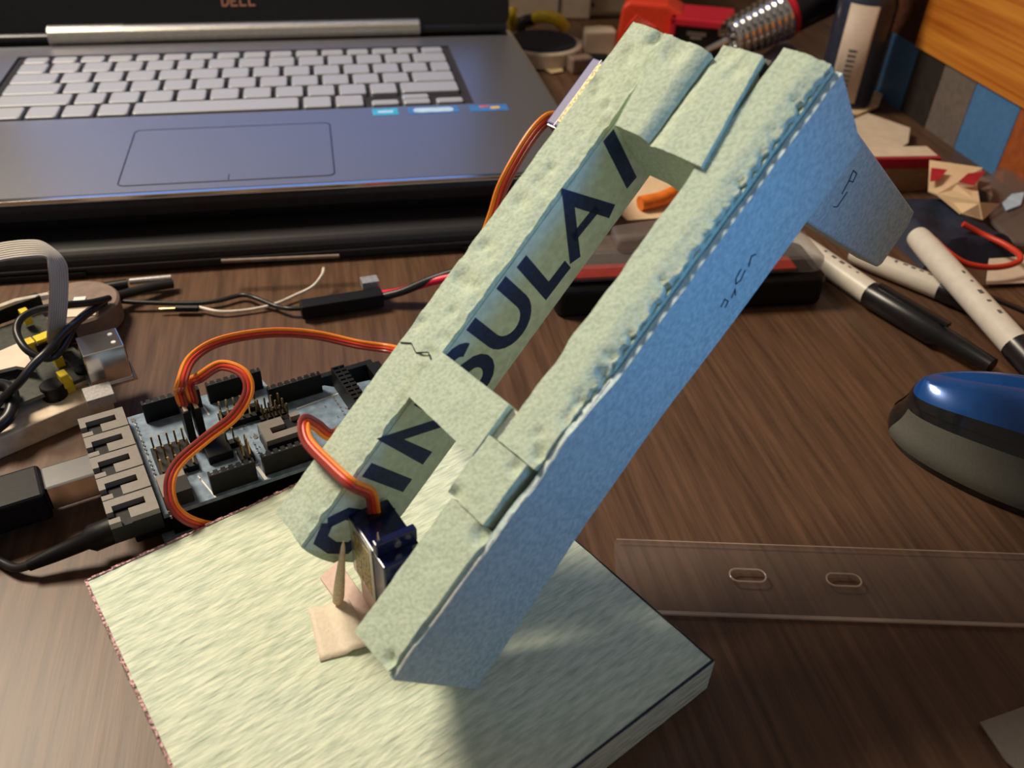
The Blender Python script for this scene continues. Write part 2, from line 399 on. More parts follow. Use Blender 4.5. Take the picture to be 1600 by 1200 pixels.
# torn pink film along the left and back-left cut edges
def torn(p, q, n, hi, out):
    random.seed(4); m = MB(); dirv = (q - p); nn = V((-dirv.y, dirv.x, 0)).normalized() * out
    pts = []
    for i in range(n + 1):
        t = i / n; pts.append(p + dirv * t)
    for i in range(n):
        h0 = .35 + random.random() * hi; o0 = nn * (.3 + random.random() * .9)
        a, b = pts[i], pts[i + 1]
        zt = BZ + .1 + random.random() * .4; zb_ = BZ - 1.2 - random.random() * 2.2
        o0 = o0 * .45
        m.add([V((a.x, a.y, zb_)) + o0 * .4, V((b.x, b.y, zb_)) + o0 * .5, V((b.x, b.y, zt)) + o0 * .9, V((a.x, a.y, zt)) + o0, V((b.x, b.y, zt)) - nn * .5, V((a.x, a.y, zt)) - nn * .5],
              [(0, 1, 2, 3), (3, 2, 4, 5)])
    return m
torn(bL, bF, 90, .5, -1).build('torn_edge', 'pink_film', base)
torn(bL, bL + (bB - bL) * .62, 40, .3, 1).build('torn_edge', 'pink_film', base)
# dark pen line along the front-right edge
ln = MB(); k_ = (bF - bR)
for i in range(24):
    a = bR + k_ * (i / 24 * .8); b = bR + k_ * ((i + .95) / 24 * .8)
    ln.tube([a + V((-.2, .3, .15)), b + V((-.2, .3, .15))], .42, 5)
ln.tube([bR + V((-.3, 0, .1)), bR + (bB - bR) * .9 + V((-.3, 0, .1))], .28, 5)
ln.build('pen_line', 'black_ink', base)

# ------------------------------------------------------------------ foam arm (local s along the arm, w across, e out of the front)
PHI, PSI = 0.720, 0.518
AH = V((math.cos(PSI), math.sin(PSI), 0)); AW = V((math.sin(PSI), -math.cos(PSI), 0))
AD = AH * math.cos(PHI) + V((0, 0, 1)) * math.sin(PHI); AE = AW.cross(AD)
if AE.z < 0: AE = -AE
AK = 0.8677                                 # arm units are a little under a millimetre
aD, aW, aE = AD.copy(), AW.copy(), AE.copy(); AD, AW, AE = AD * AK, AW * AK, AE * AK
AF = Frame((189.89, -291.44, 46.69), AD, AW, AE)
arm = thing('robot_arm', 'tilted pale green foam arm of two long side boards above the foam base', 'foam arm', (AF.o.x, AF.o.y, BZ))
def rough(seed, amp=.35, gouge=(), smooth_back=True, fn=None, front=0.0):
    def f(p):
        s_, w_, e_ = p
        q = V((s_ * .16 + seed, w_ * .16, e_ * .16)); q2 = V((s_ * .55 + seed, w_ * .55, e_ * .55))
        k = amp * (.9 if e_ > front - 1.5 else .35)
        dx = noise.noise_vector(q) * k + noise.noise_vector(q2) * k * .55
        de = 0
        for gs, gw, gr_, gd in gouge:
            t = ((s_ - gs) ** 2 + (w_ - gw) ** 2) ** .5 / gr_
            if t < 1 and e_ > front - 4: de -= gd * (1 - t * t)
        r = V((s_ + dx.x, w_ + dx.y, e_ + dx.z + de))
        return fn(p, r) if fn else r
    return f
random.seed(11)
gl = [(random.uniform(90, 198), random.uniform(-68, -56), random.uniform(1.2, 3.4), random.uniform(.5, 1.7)) for _ in range(30)] + \
     [(random.uniform(70, 90), random.uniform(-68, -53), random.uniform(1.2, 3), random.uniform(.6, 1.4)) for _ in range(8)]
def leftfn(p, r):
    if p.x < 8: r.y += 0; r.x += (8 - p.x) * 0
    # rounded lower end, ragged inner front edge
    if p.x < 12 and p.z > -20: r.x += max(0, (p.y + 68.5 - 9)) * -.15
    if p.x < 10: r.x += ((p.z + 17) / 17) ** 2 * 3.0 * (10 - p.x) / 10
    if p.z > -1 and p.y > -54: r.y += 1.1 * noise.noise((p.x * .11, 3, 0)); r.z += .9 * noise.noise((p.x * .3, 8, 0)) - .4
    return r
mb = MB(); deform_box(mb, AF, (1.5, 199, -68.5, -52, -34, 0), 1.35, rough(1, .24, gl, fn=leftfn))
lw = mb.build('side_board', 'foam', arm, merge=True, sharp=60)
MB().box(3, 197, -52.6, -51.6, -33.4, -2.2, AF).build('printed_face', 'foam_print', lw)
# crack across the strip
MB().stroke([(72, -68), (74, -64), (72.5, -60), (75, -56), (73.5, -53)], .16, Frame(AF((0, 0, .45)), AD, AW, AE), -.6, .1).build('crack', 'slot_black', lw)
# big printed lettering that runs up the inner face
IF = Frame(AF((0, -51.6, 0)), AD, AE, AW)
def arc(cx, cy, rx, ry, a0, a1, n=12): return [(cx + rx * math.cos(math.radians(a0 + (a1 - a0) * i / n)), cy + ry * math.sin(math.radians(a0 + (a1 - a0) * i / n))) for i in range(n + 1)]
tx = MB(); T0, T1, PEN = -4.0, -27.0, 5.3
tx.stroke([(13, -4), (7, -6), (5.5, -13), (7, -20), (13, -22)], 4.6, IF, 0, .12); tx.stroke([(13, -4), (18, -9), (19, -16), (13, -22)], 4.6, IF, 0, .12)
tx.stroke([(33.8, T0), (34.3, T1 + 1)], PEN, IF, 0, .12)
tx.stroke([(45.6, T1 + 1), (45.9, T0 - .5), (61, T1 + 3), (61.5, T0)], PEN, IF, 0, .12)
tx.stroke([(82.5, -9)] + arc(76.5, -9.3, 6, 4.6, 20, 190, 8) + arc(77, -20.5, 6, 6.2, 75, -150, 10), 4.9, IF, 0, .12)
tx.stroke([(90, T0 + 1)] + [(90, -16)] + arc(98, -17, 8, 8.4, 180, 360, 12) + [(106, T0 + 1)], 4.9, IF, 0, .12)
tx.stroke([(115.3, -5), (114.2, -25), (125.5, -25.4)], 4.9, IF, 0, .12)
tx.stroke([(128.2, -27.5), (140, -5.2), (148.8, -28)], 4.9, IF, 0, .12); tx.stroke([(132.5, -19.5), (145.5, -20.5)], 3.6, IF, 0, .12)
tx.stroke([(160.3, -27.5), (162.8, -3)], 5.2, IF, 0, .12)
tx.build('printed_lettering', 'navy_ink', lw)

# right side board: long upper block, two lower blocks, outer skin
def serr(p, r):
    if p.z > -2 and p.x > 88:
        k = max(0, min(1, (p.y + 6.0) / 6.0)); ph = (p.x * .21 + .12 * p.y + .6 * noise.noise((p.x * .05, 0, 2))) % 1
        q_ = .4 + .6 * abs(noise.noise((p.x * .21, 6, 0))) * 2; r.z -= k * (ph ** 1.5) * 2.6 * q_ + k * .8; r.y -= k * (ph ** 1.5) * 2.6 * q_
    if p.z > -1 and p.y < -14: r.y += .8 * noise.noise((p.x * .1, 1, 7))
    if p.x > 200: r.x += .6 * noise.noise((p.y * .3, 4, 4))
    return r
mb = MB(); deform_box(mb, AF, (67.2, 206, -15.6, 0, -40, 0), 1.3, rough(23, .22, [(random.uniform(70, 110), random.uniform(-6, 0), 2, 1.2) for _ in range(14)], fn=serr))
rw = mb.build('side_board', 'foam', arm, merge=True, sharp=60)
mb = MB(); deform_box(mb, AF, (46.4, 66.8, -18.6, -2.2, -40, .9), 1.3, rough(41, .22, [(47, -16, 3, 2), (64, -5, 2.5, 1.5)], front=.9)); mb.build('filler_block', 'foam', arm, merge=True, sharp=60)
mb = MB(); deform_box(mb, AF, (-1.6, 46.0, -16.4, .6, -40, .2), 1.3, rough(57, .22, [(44, -1, 4, 2.4), (1, -1, 2.5, 2)], front=.2)); mb.build('lower_block', 'foam', arm, merge=True, sharp=60)
def skfn(p, r):
    t = p.x
    if p.z < -30: r.z = p.z + (-6.5 * max(0, (60 - t) / 60) if t < 60 else 1.6 * math.exp(-((t - 100) / 25) ** 2))
    if p.z > -10: r.z += -.7 - 2.6 * max(0, min(1, (t - 88) / 14)) + 1.6 * noise.noise((t * .07, 0, 3)) * (1 if t < 110 else .4)
    return r
mb = MB(); deform_box(mb, AF, (-3, 206.3, .4, 2.3, -41, -.9), 2.0, rough(71, .22, fn=skfn))
sk = mb.build('outer_skin', 'foam_skin', arm, merge=True, sharp=60)
ed = MB()
for i in range(34):
    t = i * 3.0; 
    if random.random() < .85: ed.tube([AF((t, 2.3, -.9 + 1.4 * noise.noise((t * .07, 0, 3)))), AF((t + 3.1, 2.35, -.9 + 1.4 * noise.noise(((t + 3.1) * .07, 0, 3))))], random.uniform(.12, .34), 5)
ed.build('torn_film', 'film', sk)
# handwriting on the outer face and the flap
OF = Frame(AF((0, 2.45, 0)), AD, AE, AW)
hw = MB()
for st in ([(150, -24), (147, -25), (146, -27), (148, -28), (151, -26.5)], [(152.5, -27), (155, -24.5), (156.5, -26)],
           [(138, -28), (140.5, -27), (141, -29.5), (139, -30.5)], [(142.5, -30), (145, -28.5), (144, -31)]):
    hw.stroke(st, .27, OF, -.1, .12)
hw.build('handwriting', 'black_ink', sk)
# cross pieces between the boards
random.seed(5)
def tilt(a, s0):
    def fn(p, r): r.z += (p.x - s0) * a + .25 * noise.noise((p.y * .25, p.x * .08, 9)); return r
    return fn
def crossA(p, r):
    k = (p.x - 164) / 33; f = (p.y + 51.2) / 17.6
    r.y += (1 - f) * (5.0 * (1 - k)) ; r.z += (p.x - 164) * .03 - 2.2 * max(0, (f - .72) / .28) ** 1.5
    return r
def crossB(p, r):
    k = (p.x - 163.6) / 37; f = (p.y + 33.2) / 18
    r.y += f * (1.8 - 5.2 * k); r.z += -1.2 * max(0, .2 - f) / .2
    return r
mb = MB(); deform_box(mb, AF, (164, 196, -51.2, -33.6, -24, 3.6), 1.3, rough(83, .22, [(192, -44, 5, 1.2)], front=3.6, fn=crossA)); mb.build('cross_piece', 'foam', arm, merge=True, sharp=60)
mb = MB(); deform_box(mb, AF, (163.6, 200.5, -33.2, -15.2, -24, 1.9), 1.3, rough(97, .22, [(197, -29, 5, 1.6), (194, -22, 4, 1)], front=1.9, fn=crossB)); mb.build('cross_piece', 'foam', arm, merge=True, sharp=60)
MB().box(196.5, 201.5, -19.5, -17, -8, -1, AF).build('dark_chip', 'cap_black', arm)
def midfn(p, r):
    if p.y < -46: r.x += .25 * (p.y + 46) * 0
    k = (p.y + 52) / 33; r.x += -1.6 * k if p.x < 68 else -.4 * k
    return r
mb = MB(); deform_box(mb, AF, (60.6, 77.6, -52.3, -18.8, -4.5, 1.2), 1.2, rough(111, .2, front=1.2, fn=midfn)); mb.build('cross_piece', 'foam', arm, merge=True, sharp=60)
mb = MB(); deform_box(mb, AF, (61, 77, -18.6, -15.8, -6, -1.6), 1.2, rough(117, .5, front=-1.6)); mb.build('glue_bead', 'film', arm, merge=True)
# flap that leaves the upper end of the right board
fp = MB(); poly = [(210.5, -33), (231, -127), (226, -130.5), (208, -132), (205.5, -130), (176.5, -36)]
fp.prism(poly, -15.0, -4.5, Frame(AF((0, 0, 0)), AD, AE, AW))
fl = fp.build('flap', 'foam_skin', arm, bevel=.8)
h2 = MB(); FF = Frame(AF((0, -4.4, 0)), AD, AE, AW)
for st in ([(207, -60), (204, -62), (205.5, -65), (208, -63.5), (207, -60)], [(204, -62), (199.5, -63.5)], [(202, -66), (196, -66.5), (194.5, -64)]): h2.stroke(st, .3, FF, -.1, .12)
h2.build('handwriting', 'black_ink', fl)

# ------------------------------------------------------------------ servos
def servo(name, label, F, lab, tabs=True, body='blue_plastic', tower_x=16.5):
    """F local: x along 22.8 length, y along 12.2 width, z along 22.7 height (shaft)"""
    t = thing(name, label, 'servo', F((11.4, 6.1, 0)))
    bd = MB().box(0, 22.8, 0, 12.2, 0, 22.7, F).build('body', body, t, bevel=.5)
    MB().box(-.05, 22.85, -.05, 12.25, 4.4, 4.7, F).box(-.05, 22.85, -.05, 12.25, 15.6, 15.9, F).build('case_seam', 'servo_black', bd)
    for x0, x1 in (((-4.7, 0), (22.8, 27.5)) if tabs is True else tabs):
        MB().box(x0, x1, 0, 12.2, 16, 18.4, F).build('mounting_tab', body, t, bevel=.4)
    MB().lathe([(5.9, 22.7), (5.9, 26.4), (5.2, 26.8)], Frame(F((tower_x, 6.1, 0)), F.x, F.y, F.z), 24).lathe([(2.6, 22.7), (2.6, 26.0)], Frame(F((tower_x - 7, 6.1, 0)), F.x, F.y, F.z), 16).build('gear_tower', body, t)
    MB().lathe([(2.3, 26.8), (2.3, 28.6)], Frame(F((tower_x, 6.1, 0)), F.x, F.y, F.z), 20).build('output_shaft', 'white_plastic', t)
    return t, bd
# lower servo: length upright, shaft across the arm, label side to the left front
hx = V((.357, -.934, 0)); hy = V((.934, .357, 0)); Q0 = V((182.6, -243.4, 27.3))
S1F = Frame(Q0, (0, 0, 1), hy, hx)     # x up, y away from the label, z along the shaft
s1, s1b = servo('servo_motor', 'dark blue servo motor standing between the lower ends of the foam boards', S1F, True, tabs=((22.8, 27.5),), tower_x=9.0)
LBF = Frame(S1F((0, -.05, 0)), S1F.x, S1F.z, -hy)
lb = MB().prism(rrect(.8, 22, .4, 15.4, .6), 0, .15, LBF).build('label_sticker', 'silver_label', s1b)
MB().box(2.0, 19.5, 3.0, 7.6, .15, .25, LBF).box(2.0, 19.5, 8.4, 13.2, .15, .25, LBF).build('label_print', 'gold_label', s1b)
MB().box(2, 5, 3, 9, 28.4, 29.6, Frame(S1F((4, 0, 0)), S1F.x, S1F.y, S1F.z)).box(-5, 18, 4.4, 7.8, 28.6, 30.2, S1F).build('servo_horn', 'white_plastic', s1)
MB().box(22.7, 24.0, 4, 8.6, 2.4, 6.0, S1F).build('cable_strain_relief', 'servo_black', s1)
MB().lathe([(1.1, 0), (1.1, .6)], Frame(S1F((25.2, 6.1, 18.4)), S1F.x, S1F.y, S1F.z), 10).lathe([(.9, 0), (.9, .5)], Frame(S1F((22.8, 10.4, 20.5)), S1F.z, S1F.y, S1F.x), 10).build('screw', 'chrome', s1)
# upper servo: let into the outside of the left board
S2F = Frame(AF((158.5, -76.6, -3.2)), aD, -aE, aW * .72)
s2, s2b = servo('servo_motor', 'blue servo motor with gold label let into the top of the left foam board', S2F, True, tabs=(), body='lavender')
MB().box(1.5, 21.5, 4.6, 6.6, .02, .14, Frame(S2F((0, 0, 0)), S2F.x, S2F.z, -S2F.y)).build('label_print', 'gold_label', s2b)
MB().box(-.4, 0, .6, 11.6, .6, 21, S2F).build('end_cap', 'blue_plastic', s2)

def ap(px, py, e):                           # point at a pixel on the plane e above the arm's front
    return atp(px, py, AF((0, 0, e)), aE)
def cable(name, label, path, side, plug=None, n=12, pitch=1.15, r=.7, order=('wire_brown', 'wire_red', 'wire_orange'), loc=None, group=None):
    pts = spline(path, n); t = thing(name, label, 'cable', loc or pts[0], group)
    offs = []; x = V(side)
    for i, p in enumerate(pts):
        tg = (pts[min(i + 1, len(pts) - 1)] - pts[max(i - 1, 0)]).normalized()
        f_ = tg.cross((CAM - p).normalized())
        if f_.length > .25:
            f_.normalize(); f_ = -f_ if f_.dot(x) < 0 else f_; x = x * .6 + f_ * .4
        x = (x - tg * x.dot(tg)).normalized(); offs.append(x.copy())
    for k, m in enumerate(order):
        MB().tube([p + o * ((k - 1) * pitch) for p, o in zip(pts, offs)], r, 8).build('wire', m, t)
    return t
# ------------------------------------------------------------------ controller board with shield
MO = at(255, 805, 17.5); MF = fz((MO.x, MO.y, 0), 18.85)
mc = thing('controller_board', 'blue microcontroller board stacked under a sensor shield beside the foam base', 'circuit board', MF((45, 27, 0)))
MB().prism([(-2, 1), (96, 1), (98.5, 4), (98.5, 50), (95, 54), (-2, 54)], 4.2, 5.8, MF).build('lower_circuit_board', 'pcb_blue', mc)
MB().box(2, 70, 1.5, 4, 5.8, 14.4, MF).box(6, 94, 49, 51.6, 5.8, 14.4, MF).box(91, 96.5, 8, 49, 5.8, 14.4, MF).build('stacking_header', 'black_plastic', mc)
for x, y in ((2, 10), (2, 50), (90, 4), (90, 48)): MB().lathe([(2.6, 0), (2.6, 4.2)], Frame(MF((x, y, 0)), MF.x, MF.y, MF.z), 12).build('standoff', 'black_plastic', mc)
MB().box(-10, 6, 3.5, 12.5, 5.8, 16, MF).build('power_jack', 'black_plastic', mc, bevel=.6)
MB().box(-11, 5, 30, 42, 5.8, 16.4, MF).build('usb_socket', 'chrome', mc, bevel=.3)
shp = [(0, 0), (87, 0), (87, 35), (74, 36.5), (70, 40), (52, 41), (50, 55.3), (0, 55.3)]
sh = MB().prism(shp, 15.9, 17.5, MF).build('shield_board', 'pcb_blue', mc)
silk = MB()
silk.stroke([(56, 31.5), (74, 33), (75, 35)], .5, MF, 17.5, 17.56); silk.stroke([(74, 33), (77, 12)], .5, MF, 17.5, 17.56)
silk.stroke([(14.5, 13), (17, -.0)], .5, MF, 17.5, 17.56); silk.stroke([(25.5, 54), (26.5, 43)], .6, MF, 17.5, 17.56); silk.stroke([(33.4, 8), (34.2, .4)], 1.1, MF, 17.5, 17.56)
silk.stroke([(1.8, 2), (1.8, 53)], .25, MF, 17.5, 17.56)
silk.build('silkscreen', 'white_plastic', sh)
def header(x, y, n, z0=17.5, rows=1, d=(1, 0), nm='socket_header', h=8.5, mt='black_plastic'):
    F = Frame(MF((x, y, 0)), MF.x * d[0] + MF.y * d[1], MF.x * -d[1] + MF.y * d[0], MF.z)
    m = MB(); L = 2.54 * n; Wd = 2.54 * rows
    m.box(0, L, -Wd / 2, Wd / 2, z0, z0 + h - .9, F)
    for i in range(n):                       # crenellated mouth of every contact
        for r_ in range(rows):
            yy = -Wd / 2 + 2.54 * r_
            m.box(2.54 * i, 2.54 * i + .75, yy, yy + 2.54, z0 + h - .9, z0 + h, F); m.box(2.54 * i + 1.8, 2.54 * i + 2.54, yy, yy + 2.54, z0 + h - .9, z0 + h, F)
            m.box(2.54 * i + .75, 2.54 * i + 1.8, yy, yy + .5, z0 + h - .9, z0 + h, F)
    o = m.build(nm, mt, mc)
    c = MB()
    for i in range(n):
        for r_ in range(rows):
            yy = -Wd / 2 + 2.54 * r_ + 1.27; c.box(2.54 * i + .95, 2.54 * i + 1.6, yy - .3, yy + .3, z0 + h - 1.1, z0 + h - .55, F)
    c.build('contact', 'solder', o)
    return o
header(5.5, 49.8, 8); header(28.6, 50.2, 8); header(47.8, 37.6, 8)
header(16.6, 2.6, 6); header(34.6, 3.4, 7)
header(75.5, 38.5, 10, rows=2, d=(.0, -1), h=8.5)
# five slotted connectors along the left end, one facing inwards, one low
cnp = MB()
def slotted(F, nm='slotted_connector'):
    """grey housing 15 x 11.2 x 7.5 with an L-shaped slot cut from the cable side (local -x)"""
    t = 7.4; z0 = 17.5; z1 = z0 + t
    o = MB().box(-15, 0, 0, 11.2, z0 - 1.2, z1 - 2.2, F).build(nm, 'black_plastic', mc)
    top = MB()                               # lid of the housing made of bars so that the slot is a real opening
    top.box(-15, -11.6, 0, 2.2, z1 - 2.2, z1, F); top.box(-15, 0, 7.8, 11.0, z1 - 2.2, z1, F); top.box(-15, -13, 5.2, 7.8, z1 - 2.2, z1, F)
    top.box(-8.6, 0, 0.2, 3.4, z1 - 2.2, z1, F); top.box(-3.2, 0, 3.4, 7.8, z1 - 2.2, z1, F); top.box(-8.6, -3.2, 3.4, 4.6, z1 - 2.2, z1, F)
    top.build('housing_lid', 'grey_plastic', o)
    p = MB()
    for i in range(4): p.lathe([(.45, z0), (.32, z0 + .9)], Frame(F((2.6, 1.8 + 2.4 * i, 0)), F.x, F.y, F.z), 8)
    p.build('solder_joint', 'solder', o)
for i in range(5): slotted(Frame(MF((-.6 - .0 * i, 41.6 - 11.45 * i, 0)), MF.x, MF.y, MF.z))
slotted(Frame(MF((38.6, 21.4, 0)), -MF.x, -MF.y, MF.z))
MB().box(1.5, 10.5, 1.5, 12.5, 17.5, 23.6, MF).build('low_connector', 'grey_plastic', mc, bevel=.3)
MB().box(4.5, 10.6, 1.2, 8.5, 18, 23.9, MF).build('low_connector_slot', 'slot_black', mc)
# blocks of male pins
def pins(x, y, nx, ny, px=2.54, py=2.54):
    o = MB().box(x - 1.2, x + px * (nx - 1) + 1.2, y - 1.2, y + py * (ny - 1) + 1.2, 17.5, 20, MF).build('pin_block', 'black_plastic', mc)
    g = MB()
    for i in range(nx):
        for j in range(ny): g.box(x + px * i - .3, x + px * i + .3, y + py * j - .3, y + py * j + .3, 20, 26, MF)
    g.build('pin', 'gold', o)
pins(4.5, 17, 5, 3, py=6.5); pins(30, 38, 6, 1); pins(29, 33, 6, 1); pins(42.5, 33, 4, 1); pins(43, 29.5, 4, 1); pins(43.5, 26, 4, 1); pins(27.5, 22, 2, 1); pins(30.5, 12, 2, 3, 2.2, 2.2)
MB().box(19.5, 28, 16, 26.5, 17.5, 21, MF).build('chip', 'black_plastic', mc, bevel=.3)
sl = MB(); random.seed(3)
for i in range(70): sl.lathe([(.42, 17.5), (.3, 17.95)], Frame(MF((random.choice([random.uniform(30, 40), random.uniform(60, 86), random.uniform(3, 16)]), random.uniform(8, 33), 0)), MF.x, MF.y, MF.z), 7)
for i in range(12): sl.lathe([(.5, 17.5), (.35, 18.1)], Frame(MF((70.3, 34 - 2.3 * i, 0)), MF.x, MF.y, MF.z), 7)
sl.build('solder_joints', 'solder', sh, kind='stuff')
for x, y in ((1.5, 52.5), (37.6, 23)): MB().lathe([(.9, 17.5), (.9, 17.9)], Frame(MF((x, y, 0)), MF.x, MF.y, MF.z), 12).build('plated_hole', 'solder', sh)

# servo plugs on the shield and their cables
def plug(x, y, label):
    t = thing('servo_plug', label, 'plug', MF((x, y, 20)), 'servo plugs on the shield')
    MB().box(x - 1.3, x + 1.3, y - 4, y + 4, 20.2, 34, MF).build('housing', 'black_plastic', t, bevel=.3)
    MB().box(x - .7, x + .7, y - 3.4, y + 3.4, 34, 34.4, MF).build('wire_window', 'toothpick', t)
plug(17.4, 31, 'black three-pin servo plug on the shield, the one nearer the slotted connectors')
plug(21.0, 31, 'black three-pin servo plug on the shield, the one nearer the foam arm')
z3 = 46
cable('servo_cable', 'orange and red servo ribbon wire arching behind the shield to the upper servo',
      [MF((17.4, 31, 34)), MF((17.2, 31.5, 40)), at(283, 600, 52), at(300, 560, 54), at(345, 533, 50), at(420, 520, 44), at(490, 523, 38), at(560, 538, 34), at(622, 548, 36),
       AF((70, -74, -26)), AF((100, -77, -20)), AF((122.6, -76.5, -9.9)), AF((133.9, -77, -4.9)), AF((150.3, -78, -3.2)), AF((160, -78.5, -5)), AF((164, -77.2, -9))], MF.y, loc=MF((17.4, 31, 34)))
cable('servo_cable', 'orange and red servo ribbon wire looping over the shield and down to the lower servo',
      [MF((21, 31, 34)), MF((21, 31.5, 42)), at(312, 590, 50), at(345, 571, 54), at(380, 583, 54), at(388, 612, 50), at(366, 650, 44), at(322, 685, 38), at(280, 722, 33), at(265, 755, 29), at(272, 792, 23), at(300, 815, 17),
       at(345, 822, 8), at(400, 800, 4), at(470, 770, 4), AF((28, -78, -30)), AF((42, -76, -16)), ap(520, 680, -9), ap(495, 665, -2), ap(476, 657, 3), ap(480, 688, 5), ap(515, 726, 4.5), ap(550, 757, 3.5), S1F((31, 5.6, 3.6)), S1F((23.4, 6.2, 4.2))], MF.y, n=10, loc=MF((21, 31, 34)))

# usb plug and lead
ub = thing('usb_cable', 'black square usb plug pushed into the left end of the controller board', 'cable', MF((-32, 36, 0)))
MB().box(-60, -31.5, 28.5, 45.5, 5.0, 17, MF).build('plug_body', 'black_plastic', ub, bevel=1.6, seg=3)
MB().box(-31.5, -11, 31.6, 43.0, 6.2, 16.4, MF).build('plug_shell', 'chrome', ub, bevel=.6)
MB().tube(spline([MF((-58, 37, 11)), MF((-75, 38, 10)), MF((-110, 30, 4)), MF((-150, 10, 3))]), 2.4, 10).build('cord', 'wire_black', ub)
pw = thing('power_cable', 'thin black power lead with barrel plug below the usb plug', 'cable', MF((-16, 8, 0)))
MB().tube([MF((-9, 8, 10.9)), MF((-14, 8, 10.9)), MF((-15, 8, 10.9)), MF((-22, 8.3, 10)), MF((-24, 8.5, 9.6)), MF((-34, 10, 7)), MF((-42, 11, 5))], [3.2, 3.4, 4.6, 4.6, 3.0, 2.6, 1.9], 14).build('barrel_plug', 'black_plastic', pw)
MB().tube(spline([MF((-41, 11, 5)), MF((-46, 14, 3)), MF((-50, 20, 2)), MF((-56, 30, 2)), MF((-80, 50, 2)), MF((-120, 60, 2))]), 1.5, 10).build('cord', 'wire_black', pw)

# pink strip, tape and toothpicks at the foot of the lower servo
z = BZ + .35
pb = MB().box(0, 12, 1, 11.5, BZ + .3, 27.2, Frame(S1F((0, 0, 2)) - V((0, 0, S1F.o.z)), hx, hy, (0, 0, 1))).build('servo_block', 'pink_card', loc=(186, -250, BZ)); tag(pb, 'pinkish block holding the lower servo off the foam base', 'block')
tag(MB().slab([at(500, 905, z), at(529, 879, z), at(604, 985, z), at(576, 1012, z)], (0, 0, 1.2)).build('card_strip', 'pink_card', loc=at(540, 940, z), bevel=.25), 'narrow pinkish card strip under the lower servo', 'card strip')
m = MB(); T = [at(481, 951, z), at(546, 941, z), at(582, 1012, z), at(500, 1034, z)]
n_ = 8
for i in range(n_ + 1):
    for j in range(n_ + 1):
        p = (T[0] * (1 - i / n_) + T[1] * (i / n_)) * (1 - j / n_) + (T[3] * (1 - i / n_) + T[2] * (i / n_)) * (j / n_)
        m.v.append(p + V((0, 0, .25 + 1.25 * (i / n_ > .6) + .1 * noise.noise((i * .7, j * .7, 0)))))
for i in range(n_):
    for j in range(n_): q = i * (n_ + 1) + j; m.f.append([q, q + 1, q + n_ + 2, q + n_ + 1]); m.sm.append(True)
o = m.build('masking_tape', 'masking_tape', loc=at(530, 990, z)); tag(o, 'cream square of masking tape over the strip on the foam base', 'tape')
sd = o.modifiers.new('solid', 'SOLIDIFY'); sd.thickness = .0002
for a, b, r, lbl in ((at(528, 938, BZ + 3), at(537, 845, BZ + 36), 1.7, 'pointed wooden toothpick standing left of the lower servo label'),
                     (at(603, 940, BZ + 12), at(590, 832, BZ + 44), 1.0, 'thin wooden splinter standing right of the lower servo label')):
    k = b - a
    o = MB().tube([a, a + k * .1, a + k * .55, a + k * .9, b], [r, r * 1.05, r * .7, r * .35, .1], 9).build('toothpick', 'toothpick', loc=a); tag(o, lbl, 'toothpick')

# ------------------------------------------------------------------ small computer board on its wooden block, upper left
PO = at(172, 612, 9); PX = (at(172, 612, 9) - at(30, 672, 9)).normalized(); PX.z = 0; PX.normalize(); PY = V((-PX.y, PX.x, 0))
PF = Frame((PO.x, PO.y, 0), PX, PY, (0, 0, 1))
o = MB().prism([(-82, 0), (0, 0), (2, 26), (-2, 30), (-82, 30)], 0, 9, PF).build('wood_block', 'balsa', loc=PF((-40, 15, 0)), bevel=.6); tag(o, 'pale wooden block under the small computer board', 'wood block')
pi = thing('computer_board', 'small single-board computer with silver usb socket on the pale block', 'circuit board', PF((-40, 30, 9)))
MB().box(-86, 0, 9, 65, 12, 13.6, PF).build('circuit_board', 'pcb_green', pi)
for x, y in ((-80, 14), (-4, 12), (-80, 60), (-6, 60)): MB().lathe([(2.5, 9 if y < 30 else 0), (2.5, 12)], Frame(PF((x, y, 0)), PX, PY, (0, 0, 1)), 10).build('standoff', 'black_plastic', pi)
ua, ubb, uc = at(117, 528, 29), at(170, 514, 29), at(187, 534, 29)
UF = Frame((ua.x, ua.y, 0), V((ubb.x - ua.x, ubb.y - ua.y, 0)).normalized(), V((-(ubb.y - ua.y), ubb.x - ua.x, 0)).normalized(), (0, 0, 1))
us = MB().box(0, 15, -14, 0, 13.6, 29, UF).build('usb_socket', 'chrome', pi, bevel=.4)
MB().box(15, 15.3, -13, -1, 15, 20.5, UF).box(15, 15.3, -13, -1, 22, 27.5, UF).build('usb_opening', 'slot_black', us)
MB().lathe([(.9, 29), (.9, 29.25)], Frame(UF((12, -4, 0)), UF.x, UF.y, UF.z), 10).lathe([(.9, 29), (.9, 29.25)], Frame(UF((12, -10, 0)), UF.x, UF.y, UF.z), 10).build('spring_tab', 'white_plastic', us)
MB().box(-1, 16.5, -15, 0.5, 12.6, 13.8, UF).build('usb_flange', 'chrome', us)
MB().box(-4, 6, -27, -18, 13.6, 18, UF).build('network_socket', 'silver_label', pi, bevel=.3)
j = thing('x', 'x', 'x'); bpy.data.objects.remove(j)
for px_, py_, z_, m_ in ((45, 532, 20, 'yellow_plastic'), (60, 527, 20, 'yellow_plastic'), (72, 522, 20, 'yellow_plastic'), (37, 485, 22, 'yellow_plastic'), (97, 583, 18, 'yellow_plastic'), (103, 590, 15, 'yellow_plastic'), (88, 555, 18, 'yellow_plastic')):
    c = at(px_, py_, z_); MB().box(-1.6, 1.6, -2.4, 2.4, z_ - 6, z_, Frame((c.x, c.y, 0), PX, PY, (0, 0, 1))).build('yellow_connector', m_, pi, bevel=.3)
